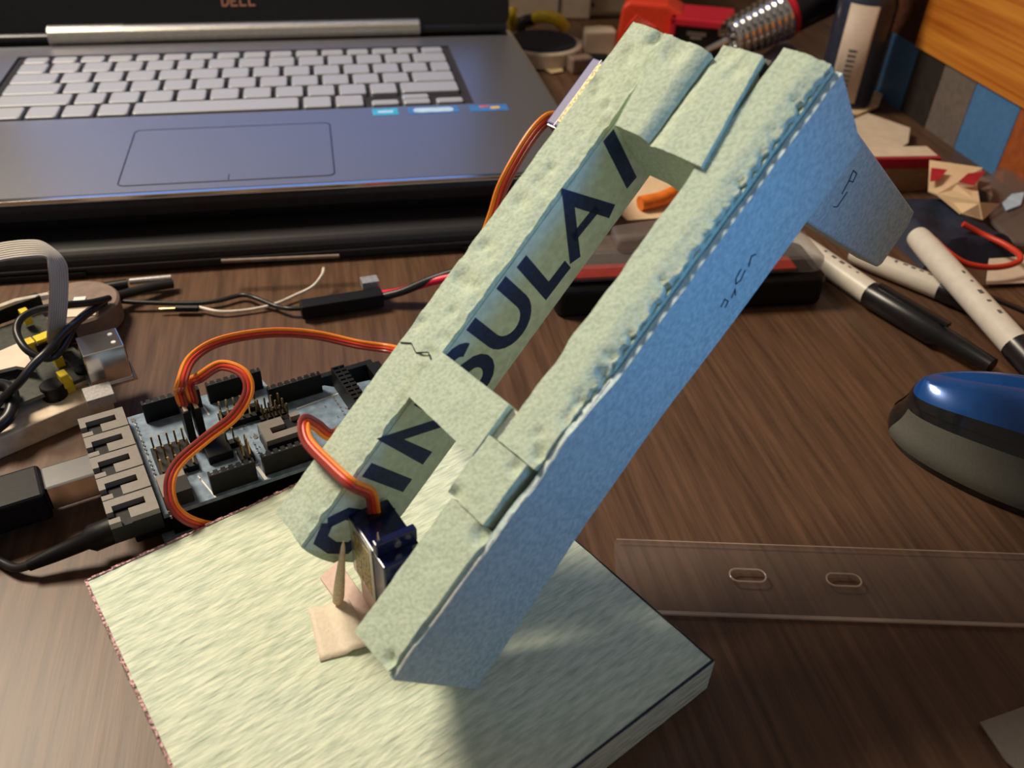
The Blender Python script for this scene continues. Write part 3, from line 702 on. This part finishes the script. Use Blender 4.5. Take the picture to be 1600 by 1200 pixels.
for px_, py_, z_, r in ((80, 600, 15, 4.5), (128, 575, 15, 3)):
    c = at(px_, py_, z_); MB().lathe([(r, z_ - 8), (r, z_ - .4), (r - .4, z_)], Frame((c.x, c.y, 0), PX, PY, (0, 0, 1)), 16).build('capacitor', 'black_plastic', pi)
c = at(120, 585, 14); MB().box(-3, 3, -2.5, 2.5, 9.2, 13.4, Frame((c.x, c.y, 0), PX, PY, (0, 0, 1))).build('metal_can', 'solder', pi, bevel=.5)
c = at(30, 470, 20); MB().box(-14, 8, -2, 2, 13.6, 20, Frame((c.x, c.y, 0), PX, PY, (0, 0, 1))).build('pin_header', 'black_plastic', pi)
# second pale board behind it
cb = MB(); q = [at(-30, 560, 18), at(0, 548, 18), at(30, 535, 18), at(44, 556, 18), at(55, 577, 18), at(25, 572, 18), at(-30, 585, 18)]
o = cb.slab(q, (0, 0, -1.5)).build('paper_scrap', 'paper', loc=q[0]); tag(o, 'pale curved card scrap at the left edge on the small computer board', 'card')
dl = MB(); F_ = at(118, 470, 12)
dl.lathe([(17, 0), (18, 1), (18, 10.5), (17, 11.5), (12, 11.6)], Frame((F_.x, F_.y, .2), (1, 0, 0), (0, 1, 0), (0, 0, 1)), 40)
o = dl.build('round_case', 'brown_soft', loc=(F_.x, F_.y, 0)); tag(o, 'round dull brown case behind the small computer board', 'round case')
c = at(124, 468, 12.1); c2 = at(128, 488, 12.1)
MB().box(c.x - 2.5, c.x + 2.5, c.y - 2, c.y + 2, 11.8, 12.3).build('sticker', 'white_plastic', o)
MB().box(c2.x - 7, c2.x + 6, c2.y - 3, c2.y + 3, 11.8, 12.2).build('sticker', 'paper', o)
wr = MB(); a = at(-10, 485, 20); b = at(25, 472, 20)
o = MB().tube([a, b, at(75, 462, 18)], 1.6, 8).build('wooden_stick', 'wire_white', loc=a); tag(o, 'thin pale stick lying behind the small computer board', 'stick')
# grey ribbon cable
rb = thing('ribbon_cable', 'flat grey ribbon cable bending down into the small computer board', 'cable', at(90, 530, 14))
path = [(at(-40, 420, 58), at(-40, 392, 58)), (at(0, 408, 60), at(0, 380, 60)), (at(40, 402, 61), at(45, 375, 61)), (at(72, 402, 60), at(70, 380, 60)), (at(76, 420, 56), at(100, 405, 55)), (at(78, 450, 48), at(106, 432, 47)),
        (at(76, 490, 36), at(105, 478, 36)), (at(74, 520, 26), at(102, 512, 26)), (at(74, 535, 18), at(100, 530, 18))]
A_ = spline([p[0] for p in path], 8); B_ = spline([p[1] for p in path], 8)
for k in range(8):
    t = (k + .5) / 8
    MB().tube([a * (1 - t) + b * t for a, b in zip(A_, B_)], .68, 6).build('ribbon_strand', 'ribbon_grey', rb)
MB().box(-8, 8, -2.4, 2.4, 13.6, 18.6, Frame((at(87, 533, 16).x, at(87, 533, 16).y, 0), PX, PY, (0, 0, 1))).build('ribbon_plug', 'black_plastic', rb)
# black leads over the small board
def lead(name, label, pts, r, m, group=None, cat='cable'):
    o = MB().tube(spline(pts, 10), r, 10).build(name, m, loc=pts[0]); return tag(o, label, cat, group)
lead('black_lead', 'black looped lead crossing over the small computer board', [at(170, 466, 14), at(140, 473, 22), at(100, 477, 32), at(60, 484, 34), at(34, 497, 34), at(26, 517, 32), at(36, 540, 30), at(52, 553, 28), at(75, 560, 26), at(93, 550, 26), at(108, 525, 24), at(122, 500, 20), at(150, 478, 15), at(172, 466, 8)], 1.5, 'wire_black')
lead('black_lead', 'second black lead running left off the small computer board', [at(165, 470, 11), at(130, 495, 22), at(100, 520, 28), at(75, 548, 30), at(50, 572, 28), at(30, 598, 24), at(5, 622, 18), at(-20, 650, 12)], 1.6, 'wire_black')
lead('black_lead', 'thick knotted black lead at the left edge below the small board', [at(-15, 600, 20), at(12, 605, 18), at(20, 622, 16), at(14, 650, 14), at(-10, 672, 12)], 2.4, 'wire_black')
# dark leads in the shade of the laptop stand
lead('pen', 'slim black pen with silver end lying before the laptop stand at left', [at(150, 452, 5), at(200, 444, 5)], 2.6, 'cap_black', cat='pen')
o = bpy.data.objects[-1] if False else None
lead('metal_rod', 'dull silver rod end lying beside the black pen at left', [at(203, 440, 6), at(268, 434, 6)], 1.6, 'silver_label', cat='rod')
lead('black_lead', 'black lead bundle running right from the looped lead', [at(160, 470, 8), at(200, 458, 6), at(240, 448, 5), at(270, 443, 4)], 2.2, 'wire_black')
lead('jumper_wire', 'thin black jumper wire winding to the black connector', [at(175, 470, 5), at(230, 473, 4), at(300, 474, 3), at(340, 470, 3), at(378, 461, 3), at(400, 466, 4), at(430, 478, 3), at(450, 482, 4), at(474, 482, 4)], 1.1, 'wire_black')
lead('slim_rod', 'slim dull grey rod on the front of the laptop stand', [at(346, 408, 13.8), at(530, 400, 13.8)], 1.0, 'brown_soft', cat='rod')
jw = thing('jumper_wire', 'thin white jumper wire with black tip curling up to the laptop stand', 'cable', at(340, 487, 3))
MB().tube(spline([at(310, 480, 3), at(345, 487, 2.5), at(390, 484, 2), at(430, 475, 2.5), at(460, 462, 3), at(488, 448, 6), at(503, 430, 9), at(506, 419, 10)]), .8, 8).build('wire', 'wire_white', jw)
MB().tube([at(275, 482, 3), at(310, 482, 3)], 1.6, 8).build('tip_sleeve', 'black_plastic', jw)
MB().tube([at(249, 483, 3), at(276, 482, 3)], .6, 8).build('metal_pin', 'gold', jw)
cn = thing('wire_connector', 'long black wire connector before the laptop stand', 'connector', at(530, 475, 0))
a, b = at(470, 484, 5), at(597, 464, 5); CF = fdir(a, b - a); L = (b - a).length
MB().box(-3.6, 3.6, -3.4, 3.4, 0, L, CF).build('housing', 'black_plastic', cn, bevel=.5)
c = at(578, 446, 7); MB().box(-4, 4, -3, 3, 0, 3.5, Frame(c, CF.z, CF.x, (0, 0, 1))).build('grey_clip', 'silver_label', cn)
lead('battery_wire', 'thick black wire entering the long connector behind the arm', [at(596, 464, 5), at(630, 455, 8), at(670, 438, 12), at(710, 425, 16), at(760, 415, 20), at(810, 400, 16)], 1.9, 'wire_black')
lead('battery_wire', 'thick bright red wire beside the black one behind the arm', [at(597, 460, 5), at(625, 456, 6), at(660, 444, 10), at(700, 434, 14), at(750, 425, 18), at(800, 410, 14)], 2.0, 'wire_hotred')

# ------------------------------------------------------------------ clear package with red card, right of the arm
cl = thing('clear_package', 'clear plastic tool package with red card behind the foam arm', 'package', at(1080, 470, 0))
a, b = at(868, 500, 0), at(1285, 478, 0); ax = (b - a).normalized(); F = Frame(a, ax, V((-ax.y, ax.x, 0)), (0, 0, 1)); L = (b - a).length
MB().prism([(0, 4), (3, 0), (L - 3, 0), (L, 4), (L, 34), (L - 8, 40), (8, 36), (0, 28)], .4, 16, F).build('lower_tray', 'black_plastic', cl, bevel=3, seg=3)
MB().prism([(2, 4), (L - 2, 4), (L - 2, 32), (L - 10, 38), (9, 34), (2, 26)], 16, 26, F).build('clear_lid', 'clear_smoke', cl, bevel=3.5, seg=3)
MB().prism([(4, 5), (L - 16, 5), (L - 16, 16), (4, 16)], 18.2, 19.4, F).build('red_insert', 'red_card', cl)
MB().tube(spline([F((20, 16, 27)), F((45, 20, 30)), F((70, 28, 38)), F((84, 34, 46))]), [3, 4, 5, 6, 7] * 6 + [7], 10).build('clear_spout', 'orange_card', cl) if False else None
MB().prism([(30, 14), (62, 20), (78, 30), (72, 38), (30, 30)], 26, 33, F).build('clear_hood', 'clear_smoke', cl, bevel=2.5, seg=3)
MB().box(66, 80, 22, 38, 26, 40, F).build('pink_latch', 'red_card', cl, bevel=3, seg=3)
# white and orange handled scissors seen between the boards
sx = thing('scissors', 'orange handled scissors on paper seen between the foam boards', 'scissors', at(1045, 300, 0))
MB().tube(spline([at(1000, 318, 5), at(1040, 308, 6), at(1075, 285, 6), at(1080, 262, 6), at(1060, 245, 6), at(1030, 238, 6)]), 4.2, 12).build('handle', 'orange_grip', sx)
MB().tube(spline([at(1000, 232, 6), at(1030, 236, 6), at(1070, 262, 6), at(1110, 285, 6)]), 4.2, 12).build('handle', 'orange_grip', sx)
MB().tube([at(1075, 290, 5), at(1180, 330, 4)], [3, 1.5], 8, flat=.5).build('blade', 'chrome', sx)
o = MB().slab([at(930, 300, .4), at(960, 240, .4), at(1130, 250, .4), at(1180, 330, .4), at(980, 345, .4)], (0, 0, .3)).build('paper_sheet', 'paper_cream', loc=at(1040, 280, 0)); tag(o, 'cream paper sheet under the orange scissors', 'paper')

# ------------------------------------------------------------------ markers
def marker(label, tail, joint, tip, group='white marker pens at right', r=6.0, cap=True):
    t = thing('marker_pen', label, 'marker pen', V((tail.x, tail.y, 0)), group)
    d = joint - tail; F = fdir(tail, d); L = d.length
    bd = MB().lathe([(r * .55, 0), (r * .88, 1), (r * .95, 4), (r, 14), (r, L)], F, 24).build('barrel', 'marker_white', t)
    pr = MB(); random.seed(round(L * 7))
    for k in range(5):
        z0 = L * .45 + (L * .42) * k / 5; a = random.uniform(-.1, .1)
        an = math.radians(90) + a
        pr.box(-.6 - 1.2 * random.random(), .4, r - .02, r + .06, z0, z0 + random.uniform(1.2, 3.4), Frame(F.o, F.x, F.y, F.z))
    pr.build('barrel_print', 'marker_print', bd)
    if cap:
        d2 = tip - joint; F2 = fdir(joint, d2); L2 = d2.length
        MB().lathe([(r * .9, -3), (r * 1.02, -2.8), (r * 1.08, 0), (r * 1.05, L2 * .55), (r * .8, L2 * .6), (r * .62, L2)], F2, 24).build('cap', 'cap_black', t)
        MB().box(-1.5, 1.5, r * 1.0, r * 1.35, 1, 40, F2).build('cap_clip', 'cap_black', t, bevel=.4)
    return t
marker('white marker pen with black cap lying nearest the mouse', at(1225, 366, 7), at(1366, 463, 7), at(1550, 572, 7))
marker('white marker pen lying across the other pens at the right edge', at(1432, 368, 20), at(1592, 545, 17), at(1680, 640, 10), r=6.2)
marker('short visible white marker pen between the two other pens', at(1330, 395, 6), at(1478, 455, 6), at(1560, 490, 6), r=5.4)

# ------------------------------------------------------------------ mouse
ms = thing('computer_mouse', 'blue and black computer mouse at the right edge', 'mouse', at(1560, 700, 0))
o0 = at(1390, 646, 6); o0.z = 0
MD = V((.80, -.60, 0)).normalized(); MN = V((-MD.y, MD.x, 0))
MFm = Frame(o0, MD, MN, (0, 0, 1))
def mouse_shell(lo, hi, grow=0, nseg=36, rings=9, side=False):
    """band of the egg-shaped body between heights lo..hi (0..1); side keeps only the flanks"""
    m = MB(); L = 104; n = nseg * 2
    for i in range(rings + 1):
        h = lo + (hi - lo) * i / rings
        sy_ = math.sqrt(max(0, 1 - (h * .97) ** 2.2))
        ins = .94 + .06 * math.exp(-((h - .18) / .2) ** 2)
        for k in range(n):
            a = 2 * math.pi * k / n; cx = math.cos(a); sn = math.sin(a)
            sx_ = 1 - (1 - sy_) * (.12 if cx < 0 else .4)
            x = L / 2 + (L / 2 + grow) * (abs(cx) ** .9) * (1 if cx > 0 else -1) * sx_ * ins
            y = (32 + grow) * (abs(sn) ** .8) * (1 if sn > 0 else -1) * sy_ * ins * (.80 + .20 * min(1, x / 50))
            u = max(0, min(1, x / L))
            m.v.append(MFm((x, y, h * 34 * (.66 + .34 * math.sin(u * math.pi) ** .7) + .4)))
    for i in range(rings):
        for k in range(n):
            cm_ = math.cos(2 * math.pi * (k + .5) / n); t = (i + .5) / rings
            if side and (cm_ < -.955 or cm_ > .93): continue
            m.f.append([i * n + k, i * n + (k + 1) % n, (i + 1) * n + (k + 1) % n, (i + 1) * n + k]); m.sm.append(True)
    if not side:
        m.f.append([rings * n + k for k in range(n)]); m.sm.append(True); m.f.append(list(range(n))[::-1]); m.sm.append(False)
    return m
mouse_shell(0.0, .70).build('body', 'mouse_black', ms)
mouse_shell(.10, .60, .5, side=True).build('side_grip', 'mouse_grey', ms)
mouse_shell(.69, .80, .5).build('black_band', 'mouse_black', ms)
mouse_shell(.795, 1.0, .3).build('top_shell', 'mouse_blue', ms)

# ------------------------------------------------------------------ clear ruler with two slots
ra, rbb, rcc = at(948, 842, 2), at(1033, 956, 2), at(1600, 976, 2)
rx = (rcc - rbb).normalized(); RF = Frame((rbb.x, rbb.y, .3), rx, V((-rx.y, rx.x, 0)), (0, 0, 1))
i0 = RF.inv(ra); wdr = i0.y
ru = bmesh.new()
holes = []
for (xa, xb) in (((1140, 893), (1196, 907)), ((1291, 899), (1345, 915))):
    p0 = RF.inv(at(xa[0], xa[1] + 7, 2)); p1 = RF.inv(at(xb[0], xb[1] - 6, 2)); cy = (p0.y + p1.y) / 2
    holes.append(rrect(p0.x, p1.x, cy - 2.6, cy + 2.6, 2.55, 6))
# plate with holes: triangulated fill of outline + holes, extruded
bmr = bmesh.new(); loops = [rrect(-13, 200, 0, wdr, 2.5, 4)] + holes
eds = []
for lp_ in loops:
    vs_ = [bmr.verts.new((p[0], p[1], 0)) for p in lp_]; eds += [bmr.edges.new((vs_[i], vs_[(i + 1) % len(vs_)])) for i in range(len(vs_))]
res = bmesh.ops.triangle_fill(bmr, edges=eds, use_beauty=True)
ex = bmesh.ops.extrude_face_region(bmr, geom=bmr.faces[:]); bmesh.ops.translate(bmr, verts=[g for g in ex['geom'] if isinstance(g, bmesh.types.BMVert)], vec=(0, 0, 2.2))
mr = MB(); bmr.verts.index_update(); mr.add([RF(v.co) for v in bmr.verts], [[v.index for v in f.verts] for f in bmr.faces]); bmr.free(); ru.free()
rl = mr.build('clear_ruler', 'clear', loc=RF((60, 15, 0))); tag(rl, 'clear plastic strip with two oval slots on the desk at lower right', 'ruler')
rim = MB()
for h in holes: rim.tube([RF((x, y, 2.2)) for x, y in h + h[:1]], .35, 6)
rim.build('slot_rim_glint', 'edge_glint', rl)  # pale tubes round the slots stand in for the glint on their rims
MB().tube([RF((-10, .1, 1.2)), RF((200, .1, 1.2))], .7, 6).build('edge_highlight', 'edge_glint', rl)  # highlight along the lower edge, drawn as a pale tube
MB().tube([RF((-12, wdr - .1, 1.8)), RF((200, wdr - .1, 1.8))], .22, 6).build('edge_highlight', 'edge_glint', rl)  # finer painted highlight along the upper edge
# scrap at the lower right corner
sp = [at(1530, 1130, 1), at(1600, 1105, 1), at(1680, 1120, 1), at(1680, 1230, 1), at(1600, 1215, 1), at(1572, 1192, 1)]
o = MB().slab(sp, (0, 0, .6)).build('plastic_scrap', 'grey_plastic', loc=sp[0]); tag(o, 'greyish plastic scrap in the lower right corner of the desk', 'plastic scrap')

# ------------------------------------------------------------------ wooden box with a tile band, upper right
PXx = 602.0
PN = (1, 0, 0); PO_ = (PXx, 0, 0)
bx = thing('wooden_box', 'orange pine box with a band of blue and grey tiles at upper right', 'wooden box', (PXx, 60, 0))
ztop = atp(1440, 75, PO_, PN).z
MB().box(PXx + 3, PXx + 220, -260, 262, 0, ztop + 160).build('carcass', 'dark_wood', bx)
ye = atp(1440, 60, PO_, PN).y
for k in range(1):
    z0 = ztop
    MB().box(PXx - 4, PXx + 3, -260, ye, z0 + .4, z0 + 146).build('plank', 'pine', bx, bevel=.8)
MB().box(PXx - 1, PXx + 4, ye, 262, ztop * .7, ztop + 146).build('frame_post', 'dark_wood', bx)
xs = [(1378, 'tile_dark'), (1384, 'tile_blue'), (1424, 'tile_dark'), (1464, 'tile_grey'), (1512, 'tile_blue'), (1578, 'tile_orange'), (1660, 'tile_dark'), (1740, 'tile_blue')]
ys = [atp(x_, 60 + (x_ - 1380) * .62 + 40, PO_, PN).y for x_, _ in xs]
for (x_, m_), ya, yb in zip(xs, ys, ys[1:] + [ys[-1] - 60]):
    MB().box(PXx - 2, PXx + 3, yb + .3, ya - .3, 0, ztop).build('tile', m_, bx)
MB().box(PXx - 2, PXx + 3, ys[0], 262, 0, ztop * .7).build('tile', 'dark_wood', bx)

# ------------------------------------------------------------------ bottle
bo = at(1325, 128, 0); BF = Frame((bo.x, bo.y, 0), (1, 0, 0), (0, 1, 0), (0, 0, 1)); BF.o = atp(1338, 75, (562, 0, 0), (1, 0, 0)); BF.o.z = 0
bt = thing('bottle', 'dark bottle with a tall white label before the pine box', 'bottle', BF.o)
MB().lathe([(18, 0), (20, 2), (20, 72), (18, 79), (13, 84), (12, 92)], BF, 36).build('body', 'bottle_dark', bt)
MB().lathe([(13, 86), (14, 88), (14, 108), (13, 109)], BF, 28).build('cap', 'bottle_cap', bt)
lab = MB(); A0, A1 = math.radians(205), math.radians(262)
for i in range(13):
    a = A0 + (A1 - A0) * i / 12
    for zz in (8, 74): lab.v.append(BF((20.25 * math.cos(a), 20.25 * math.sin(a), zz)))
for i in range(12): lab.f.append([2 * i, 2 * i + 2, 2 * i + 3, 2 * i + 1]); lab.sm.append(True)
lo_ = lab.build('label', 'bottle_label', bt); lm = lo_.modifiers.new('solid', 'SOLIDIFY'); lm.thickness = .0003; lm.offset = 1
pr = MB()
for i in range(9):
    a = math.radians(236); F = Frame(BF((20.55 * math.cos(a), 20.55 * math.sin(a), 0)), (-math.sin(a), math.cos(a), 0), (0, 0, 1), (math.cos(a), math.sin(a), 0))
    pr.box(-4, 1.5, 16 + i * 3.4, 17.6 + i * 3.4, 0, .15, F)
pr.build('label_print', 'marker_print', bt)
o = MB().tube(spline([(515, 200, 12), (532, 214, 14), (545, 232, 12)]), 12, 14).build('cloth_roll', 'lavender_cloth', loc=(535, 230, 0)); tag(o, 'dull lavender cloth roll beside the bottle', 'cloth')

# ------------------------------------------------------------------ soldering iron in its coil holder
si = thing('soldering_iron', 'black handled iron with red ring in a silver coil holder', 'soldering iron', at(1210, 100, 0))
c0 = at(1140, 62, 34); c1 = at(1225, 22, 50); ax = (c1 - c0).normalized(); F = fdir(c0, ax); Lc = (c1 - c0).length
cm = MB(); co = []
for i in range(9 * 16 + 1):
    a = i / 16 * 2 * math.pi; t = i / (9 * 16); co.append(F(((12 + 4.5 * t) * math.cos(a), (12 + 4.5 * t) * math.sin(a), Lc * t)))
cm.tube(co, 2.6, 8); cm.build('coil', 'chrome', si)
MB().lathe([(17, Lc), (17.5, Lc + 2), (17, Lc + 4)], F, 28).build('red_ring', 'red_tool_dark', si)
MB().lathe([(15, Lc + 3), (16.5, Lc + 6), (16, Lc + 40), (12.5, Lc + 56), (11, Lc + 70)], F, 28).build('handle', 'cap_black', si)
MB().lathe([(2.5, -20), (3.5, 0), (4, Lc + 4)], F, 14).build('iron_shaft', 'chrome', si)
foot = F((0, -8, Lc * .3)); MB().tube([foot, (foot.x, foot.y, 2)], 4, 10).lathe([(24, .2), (24, 3), (22, 4)], Frame((foot.x, foot.y, 0), (1, 0, 0), (0, 1, 0), (0, 0, 1)), 28).build('stand', 'black_plastic', si)
MB().tube(spline([at(1185, 75, 20), at(1200, 66, 24), at(1212, 54, 28)]), 3.5, 8).build('brass_coil', 'gold', si)

# ------------------------------------------------------------------ red tool with black panel
rt = thing('red_tool', 'bright red ribbed tool with black panel behind the foam arm top', 'tool', at(1050, 120, 0))
RO = at(1050, 125, 0); RF2 = Frame((452, 262, 0), V((1, -.42, 0)).normalized(), V((.42, 1, 0)).normalized(), (0, 0, 1))
rp_ = RF2.inv(atp(965, 20, RF2.o, RF2.y)); rq = RF2.inv(atp(1143, 60, RF2.o, RF2.y)); rz = RF2.inv(atp(1050, 8, RF2.o, RF2.y)).z; rz2 = RF2.inv(atp(1100, 27, RF2.o, RF2.y)).z
x0, x1 = rp_.x, rq.x; xm = RF2.inv(atp(1048, 30, RF2.o, RF2.y)).x
RXZ = Frame(RF2.o, RF2.x, (0, 0, 1), -RF2.y)
MB().prism([(x0, 0), (x0 + 3, rz - 5), (x0 + 8, rz), (xm - 4, rz), (xm + 10, rz2), (xm + 10, 0)], -34, 0, RXZ).build('grip', 'red_tool', rt, bevel=3, seg=3)
for i in range(7): MB().tube(spline([RXZ((x0 + 6 + i * 2.2, 4, .2)), RXZ((x0 + 8 + i * 2.4, rz - 22, .6)), RXZ((x0 + 16 + i * 2.6, rz - 10 - i * 1.2, .2))], 6), .9, 6).build('grip_rib', 'red_tool', rt)
fr_ = MB(); fr_.box(xm, x1, rz2 - 6, rz2, 0, 9, RXZ); fr_.box(xm, xm + 5, 0, rz2, 0, 9, RXZ); fr_.box(x1 - 6, x1, 0, rz2, 0, 9, RXZ); fr_.box(xm, x1, 0, rz2, -34, 3, RXZ)
fr_.build('panel_frame', 'red_tool_dark', rt, bevel=1.2)
MB().box(xm + 5, x1 - 6, 2, rz2 - 6, 3, 5, RXZ).build('black_panel', 'cap_black', rt)
MB().box(xm + 14, x1 - 20, rz2 - 13, rz2 - 10, 5, 5.2, RXZ).box(xm + 17, x1 - 23, rz2 - 15.5, rz2 - 13.6, 5, 5.2, RXZ).build('panel_print', 'silver_label', rt)

# ------------------------------------------------------------------ clutter behind the laptop's right corner
def paper(name, label, pts, m, th=.5, cat='paper'):
    o = MB().slab(pts, (0, 0, th)).build(name, m, loc=pts[0]); return tag(o, label, cat)
rl_ = thing('tape_roll', 'dark reel with pale rim behind the right corner of the laptop', 'reel', at(850, 62, 0))
c = at(848, 62, 14); F = Frame((c.x, c.y, .3), (1, 0, 0), (0, 1, 0), (0, 0, 1))
MB().lathe([(31, 0), (32, 1), (32, 11), (31, 12)], F, 40).build('rim', 'paper', rl_)
MB().lathe([(27, 12), (27, 13.6)], F, 40).build('dark_face', 'navy_cloth', rl_)
paper('paper_sheet', 'pale crumpled paper strip beside the black pen behind the laptop', [at(845, 85, 1), at(890, 62, 1), at(960, 66, 1), at(968, 98, 1), at(900, 96, 1), at(850, 92, 1)], 'paper')
lead('pen', 'thick black pen lying behind the laptop near the upper servo', [at(835, 92, 6), at(880, 91, 6), at(948, 92, 6)], 4.2, 'cap_black', cat='pen')
paper('card_scrap', 'small yellowish card scrap below the thick black pen', [at(843, 104, 1), at(876, 100, 1), at(880, 112, 1), at(862, 115, 1)], 'paper_yellow')
o = MB().box(-9, 9, -6, 6, 0, 12, fz(at(905, 112, 0), 10)).build('dark_block', 'brown_soft', loc=at(905, 112, 0), bevel=1.5); tag(o, 'small dark block behind the laptop under the thick pen', 'block')
c = at(930, 88, 0); o = MB().prism([(-13, -8), (14, -8), (15, 6), (4, 10), (-10, 8)], 0, 22, Frame(c, (1, 0, 0), (0, 1, 0), (0, 0, 1))).build('white_cube', 'paper', loc=c, bevel=2); tag(o, 'small white block between the reel and the red tool', 'block')
lead('yellow_wire', 'bright yellow wire arching over the dark reel', [at(825, 35, 10), at(845, 26, 20), at(870, 30, 20), at(882, 42, 12)], 5, 'yellow_plastic')
lead('yellow_wire', 'upright yellow strip beside the laptop lid edge', [at(802, 44, 4), at(800, 25, 16), at(801, 12, 22)], 4, 'yellow_plastic')
lead('black_lead', 'black curled lead just behind the laptop corner', [at(812, 50, 6), at(818, 34, 14), at(832, 30, 16)], 4.5, 'wire_black')
c = at(850, 38, 0); F = fz(c, -6)
o = MB().box(-46, 44, 14, 24, 0, 120, F).build('white_box', 'paper', loc=F((0, 14, 0)), bevel=2); tag(o, 'white carton standing behind the dark reel', 'carton')
MB().box(-12, -5, 13.4, 14, 20, 50, F).box(14, 15.5, 13.4, 14, 5, 60, F).build('carton_print', 'navy_cloth', o)
c = at(915, 32, 0); F = fz(c, -4)
o = MB().box(-10, 52, 6, 50, 0, 96, F).build('tan_bag', 'tan_paper', loc=F((10, 20, 0)), bevel=6, seg=3); tag(o, 'tan paper bag behind the red tool', 'bag')
MB().stroke(arc(4, 20, 13, 12, 60, 230, 10), 3, Frame(F((12, 5.6, 0)), F.x, (0, 0, 1), -F.y), 0, .8).build('bag_print', 'navy_cloth', o)
c = at(1130, 10, 0)
o = MB().box(-90, 130, 40, 60, 0, 110, fz(c, -8)).build('dark_board', 'brown_soft', loc=c, bevel=1); tag(o, 'dull brown board standing behind the red tool and coil', 'board')

# ------------------------------------------------------------------ clutter at right under the pine box
paper('card_scrap', 'orange tan card scrap nearest the bottle', [at(1320, 140, 2), at(1345, 136, 2), at(1379, 150, 2), at(1372, 168, 2), at(1340, 182, 2), at(1310, 180, 2)], 'paper_cream', 1.5, 'card')
paper('card_scrap', 'cream rounded card scrap above the red and tan carton', [at(1330, 190, 5), at(1355, 180, 5), at(1421, 203, 5), at(1418, 226, 5), at(1405, 235, 5), at(1340, 236, 5)], 'paper', 1.5, 'card')
rc = thing('small_carton', 'small kraft carton with crimson lid band at right', 'carton', at(1410, 300, 0))
a, b = at(1345, 300, 0), at(1452, 300, 0); ax = (b - a).normalized(); ax = (ax + V((0, .04, 0))).normalized(); F = Frame(a, ax, V((-ax.y, ax.x, 0)), (0, 0, 1)); L = (b - a).length
hh = atp(1450, 262, a, F.y).z; ht = atp(1450, 246, a, F.y).z
MB().box(0, L, 0, 15, 0, hh, F).build('body', 'kraft', rc); MB().box(-1, L + 1, -1, 16, hh, ht, F).build('lid_band', 'crimson', rc, bevel=.6); MB().box(1, L - 1, 1, 15, ht, ht + .6, F).build('lid_top', 'paper', rc)
pk = thing('paper_packet', 'cream paper packet with red stripes leaning beside the carton', 'packet', at(1500, 340, 0))
zp = 18
MB().slab([at(1452, 252, zp + 6), at(1535, 264, zp + 6), at(1526, 290, zp), at(1530, 318, zp), at(1562, 320, zp - 6), at(1535, 345, zp - 8), at(1500, 335, zp - 4), at(1464, 305, zp), at(1450, 300, zp)], (0, 0, .8)).build('sheet', 'paper_cream', pk)
MB().slab([at(1455, 263, zp + 7.2), at(1480, 266, zp + 7.2), at(1466, 282, zp + 5), at(1453, 284, zp + 5)], (0, 0, .4)).slab([at(1498, 284, zp + 5), at(1512, 272, zp + 6.8), at(1540, 268, zp + 7.2), at(1522, 290, zp + 4)], (0, 0, .4)).build('red_stripe', 'crimson', pk)
MB().slab([at(1450, 300, 0), at(1535, 345, 0), at(1530, 318, 0), at(1470, 290, 0)], (0, 0, 16)).build('packet_body', 'brown_soft', pk)
o = MB().slab([at(1530, 285, 6), at(1560, 268, 6), at(1640, 282, 6), at(1640, 390, 6), at(1580, 385, 6), at(1545, 350, 6)], (0, 0, 3)).build('plastic_bag', 'clear_smoke', loc=at(1580, 330, 0), bevel=1.2); tag(o, 'crumpled clear bag at the right edge below the pine box', 'bag')
MB().slab([at(1566, 318, 9.5), at(1580, 305, 9.5), at(1600, 302, 9.5), at(1594, 322, 9.5), at(1572, 330, 9.5)], (0, 0, .8)).build('blue_sticker', 'sticker_pale', o)
pouch = MB(); c = at(1478, 375, 0); F = Frame((c.x, c.y, 0), (1, 0, 0), (0, 1, 0), (0, 0, 1))
for i in range(9):
    pass
deform_box(pouch, F, (-32, 30, -28, 40, 0, 15), 3.5, lambda p: V((p.x * (1 - .02 * p.z), p.y * (1 - .02 * p.z), max(0, p.z * (.75 + .3 * noise.noise((p.x * .05, p.y * .05, 0)))))))
o = pouch.build('dark_pouch', 'navy_cloth', loc=c, merge=True, sharp=60); tag(o, 'dark navy cloth pouch behind the crossing marker pens', 'pouch')
lead('red_wire', 'red wire looping round the dark pouch at right', [at(1460, 375, 16), at(1482, 395, 16), at(1510, 412, 12), at(1550, 418, 10), at(1585, 412, 10), at(1594, 400, 12), at(1570, 382, 12), at(1535, 366, 12), at(1505, 350, 16)], 1.6, 'wire_red')
paper('paper_sheet', 'white paper sheet under the red wire at the right edge', [at(1520, 370, 2), at(1600, 400, 2), at(1680, 400, 2), at(1680, 440, 2), at(1540, 445, 2), at(1545, 405, 2)], 'paper')

for _o in list(bpy.data.objects):
    if _o.type == 'MESH' and _o.parent is None and 'label' not in _o.keys() and 'kind' not in _o.keys(): print('UNLABELLED', _o.name)
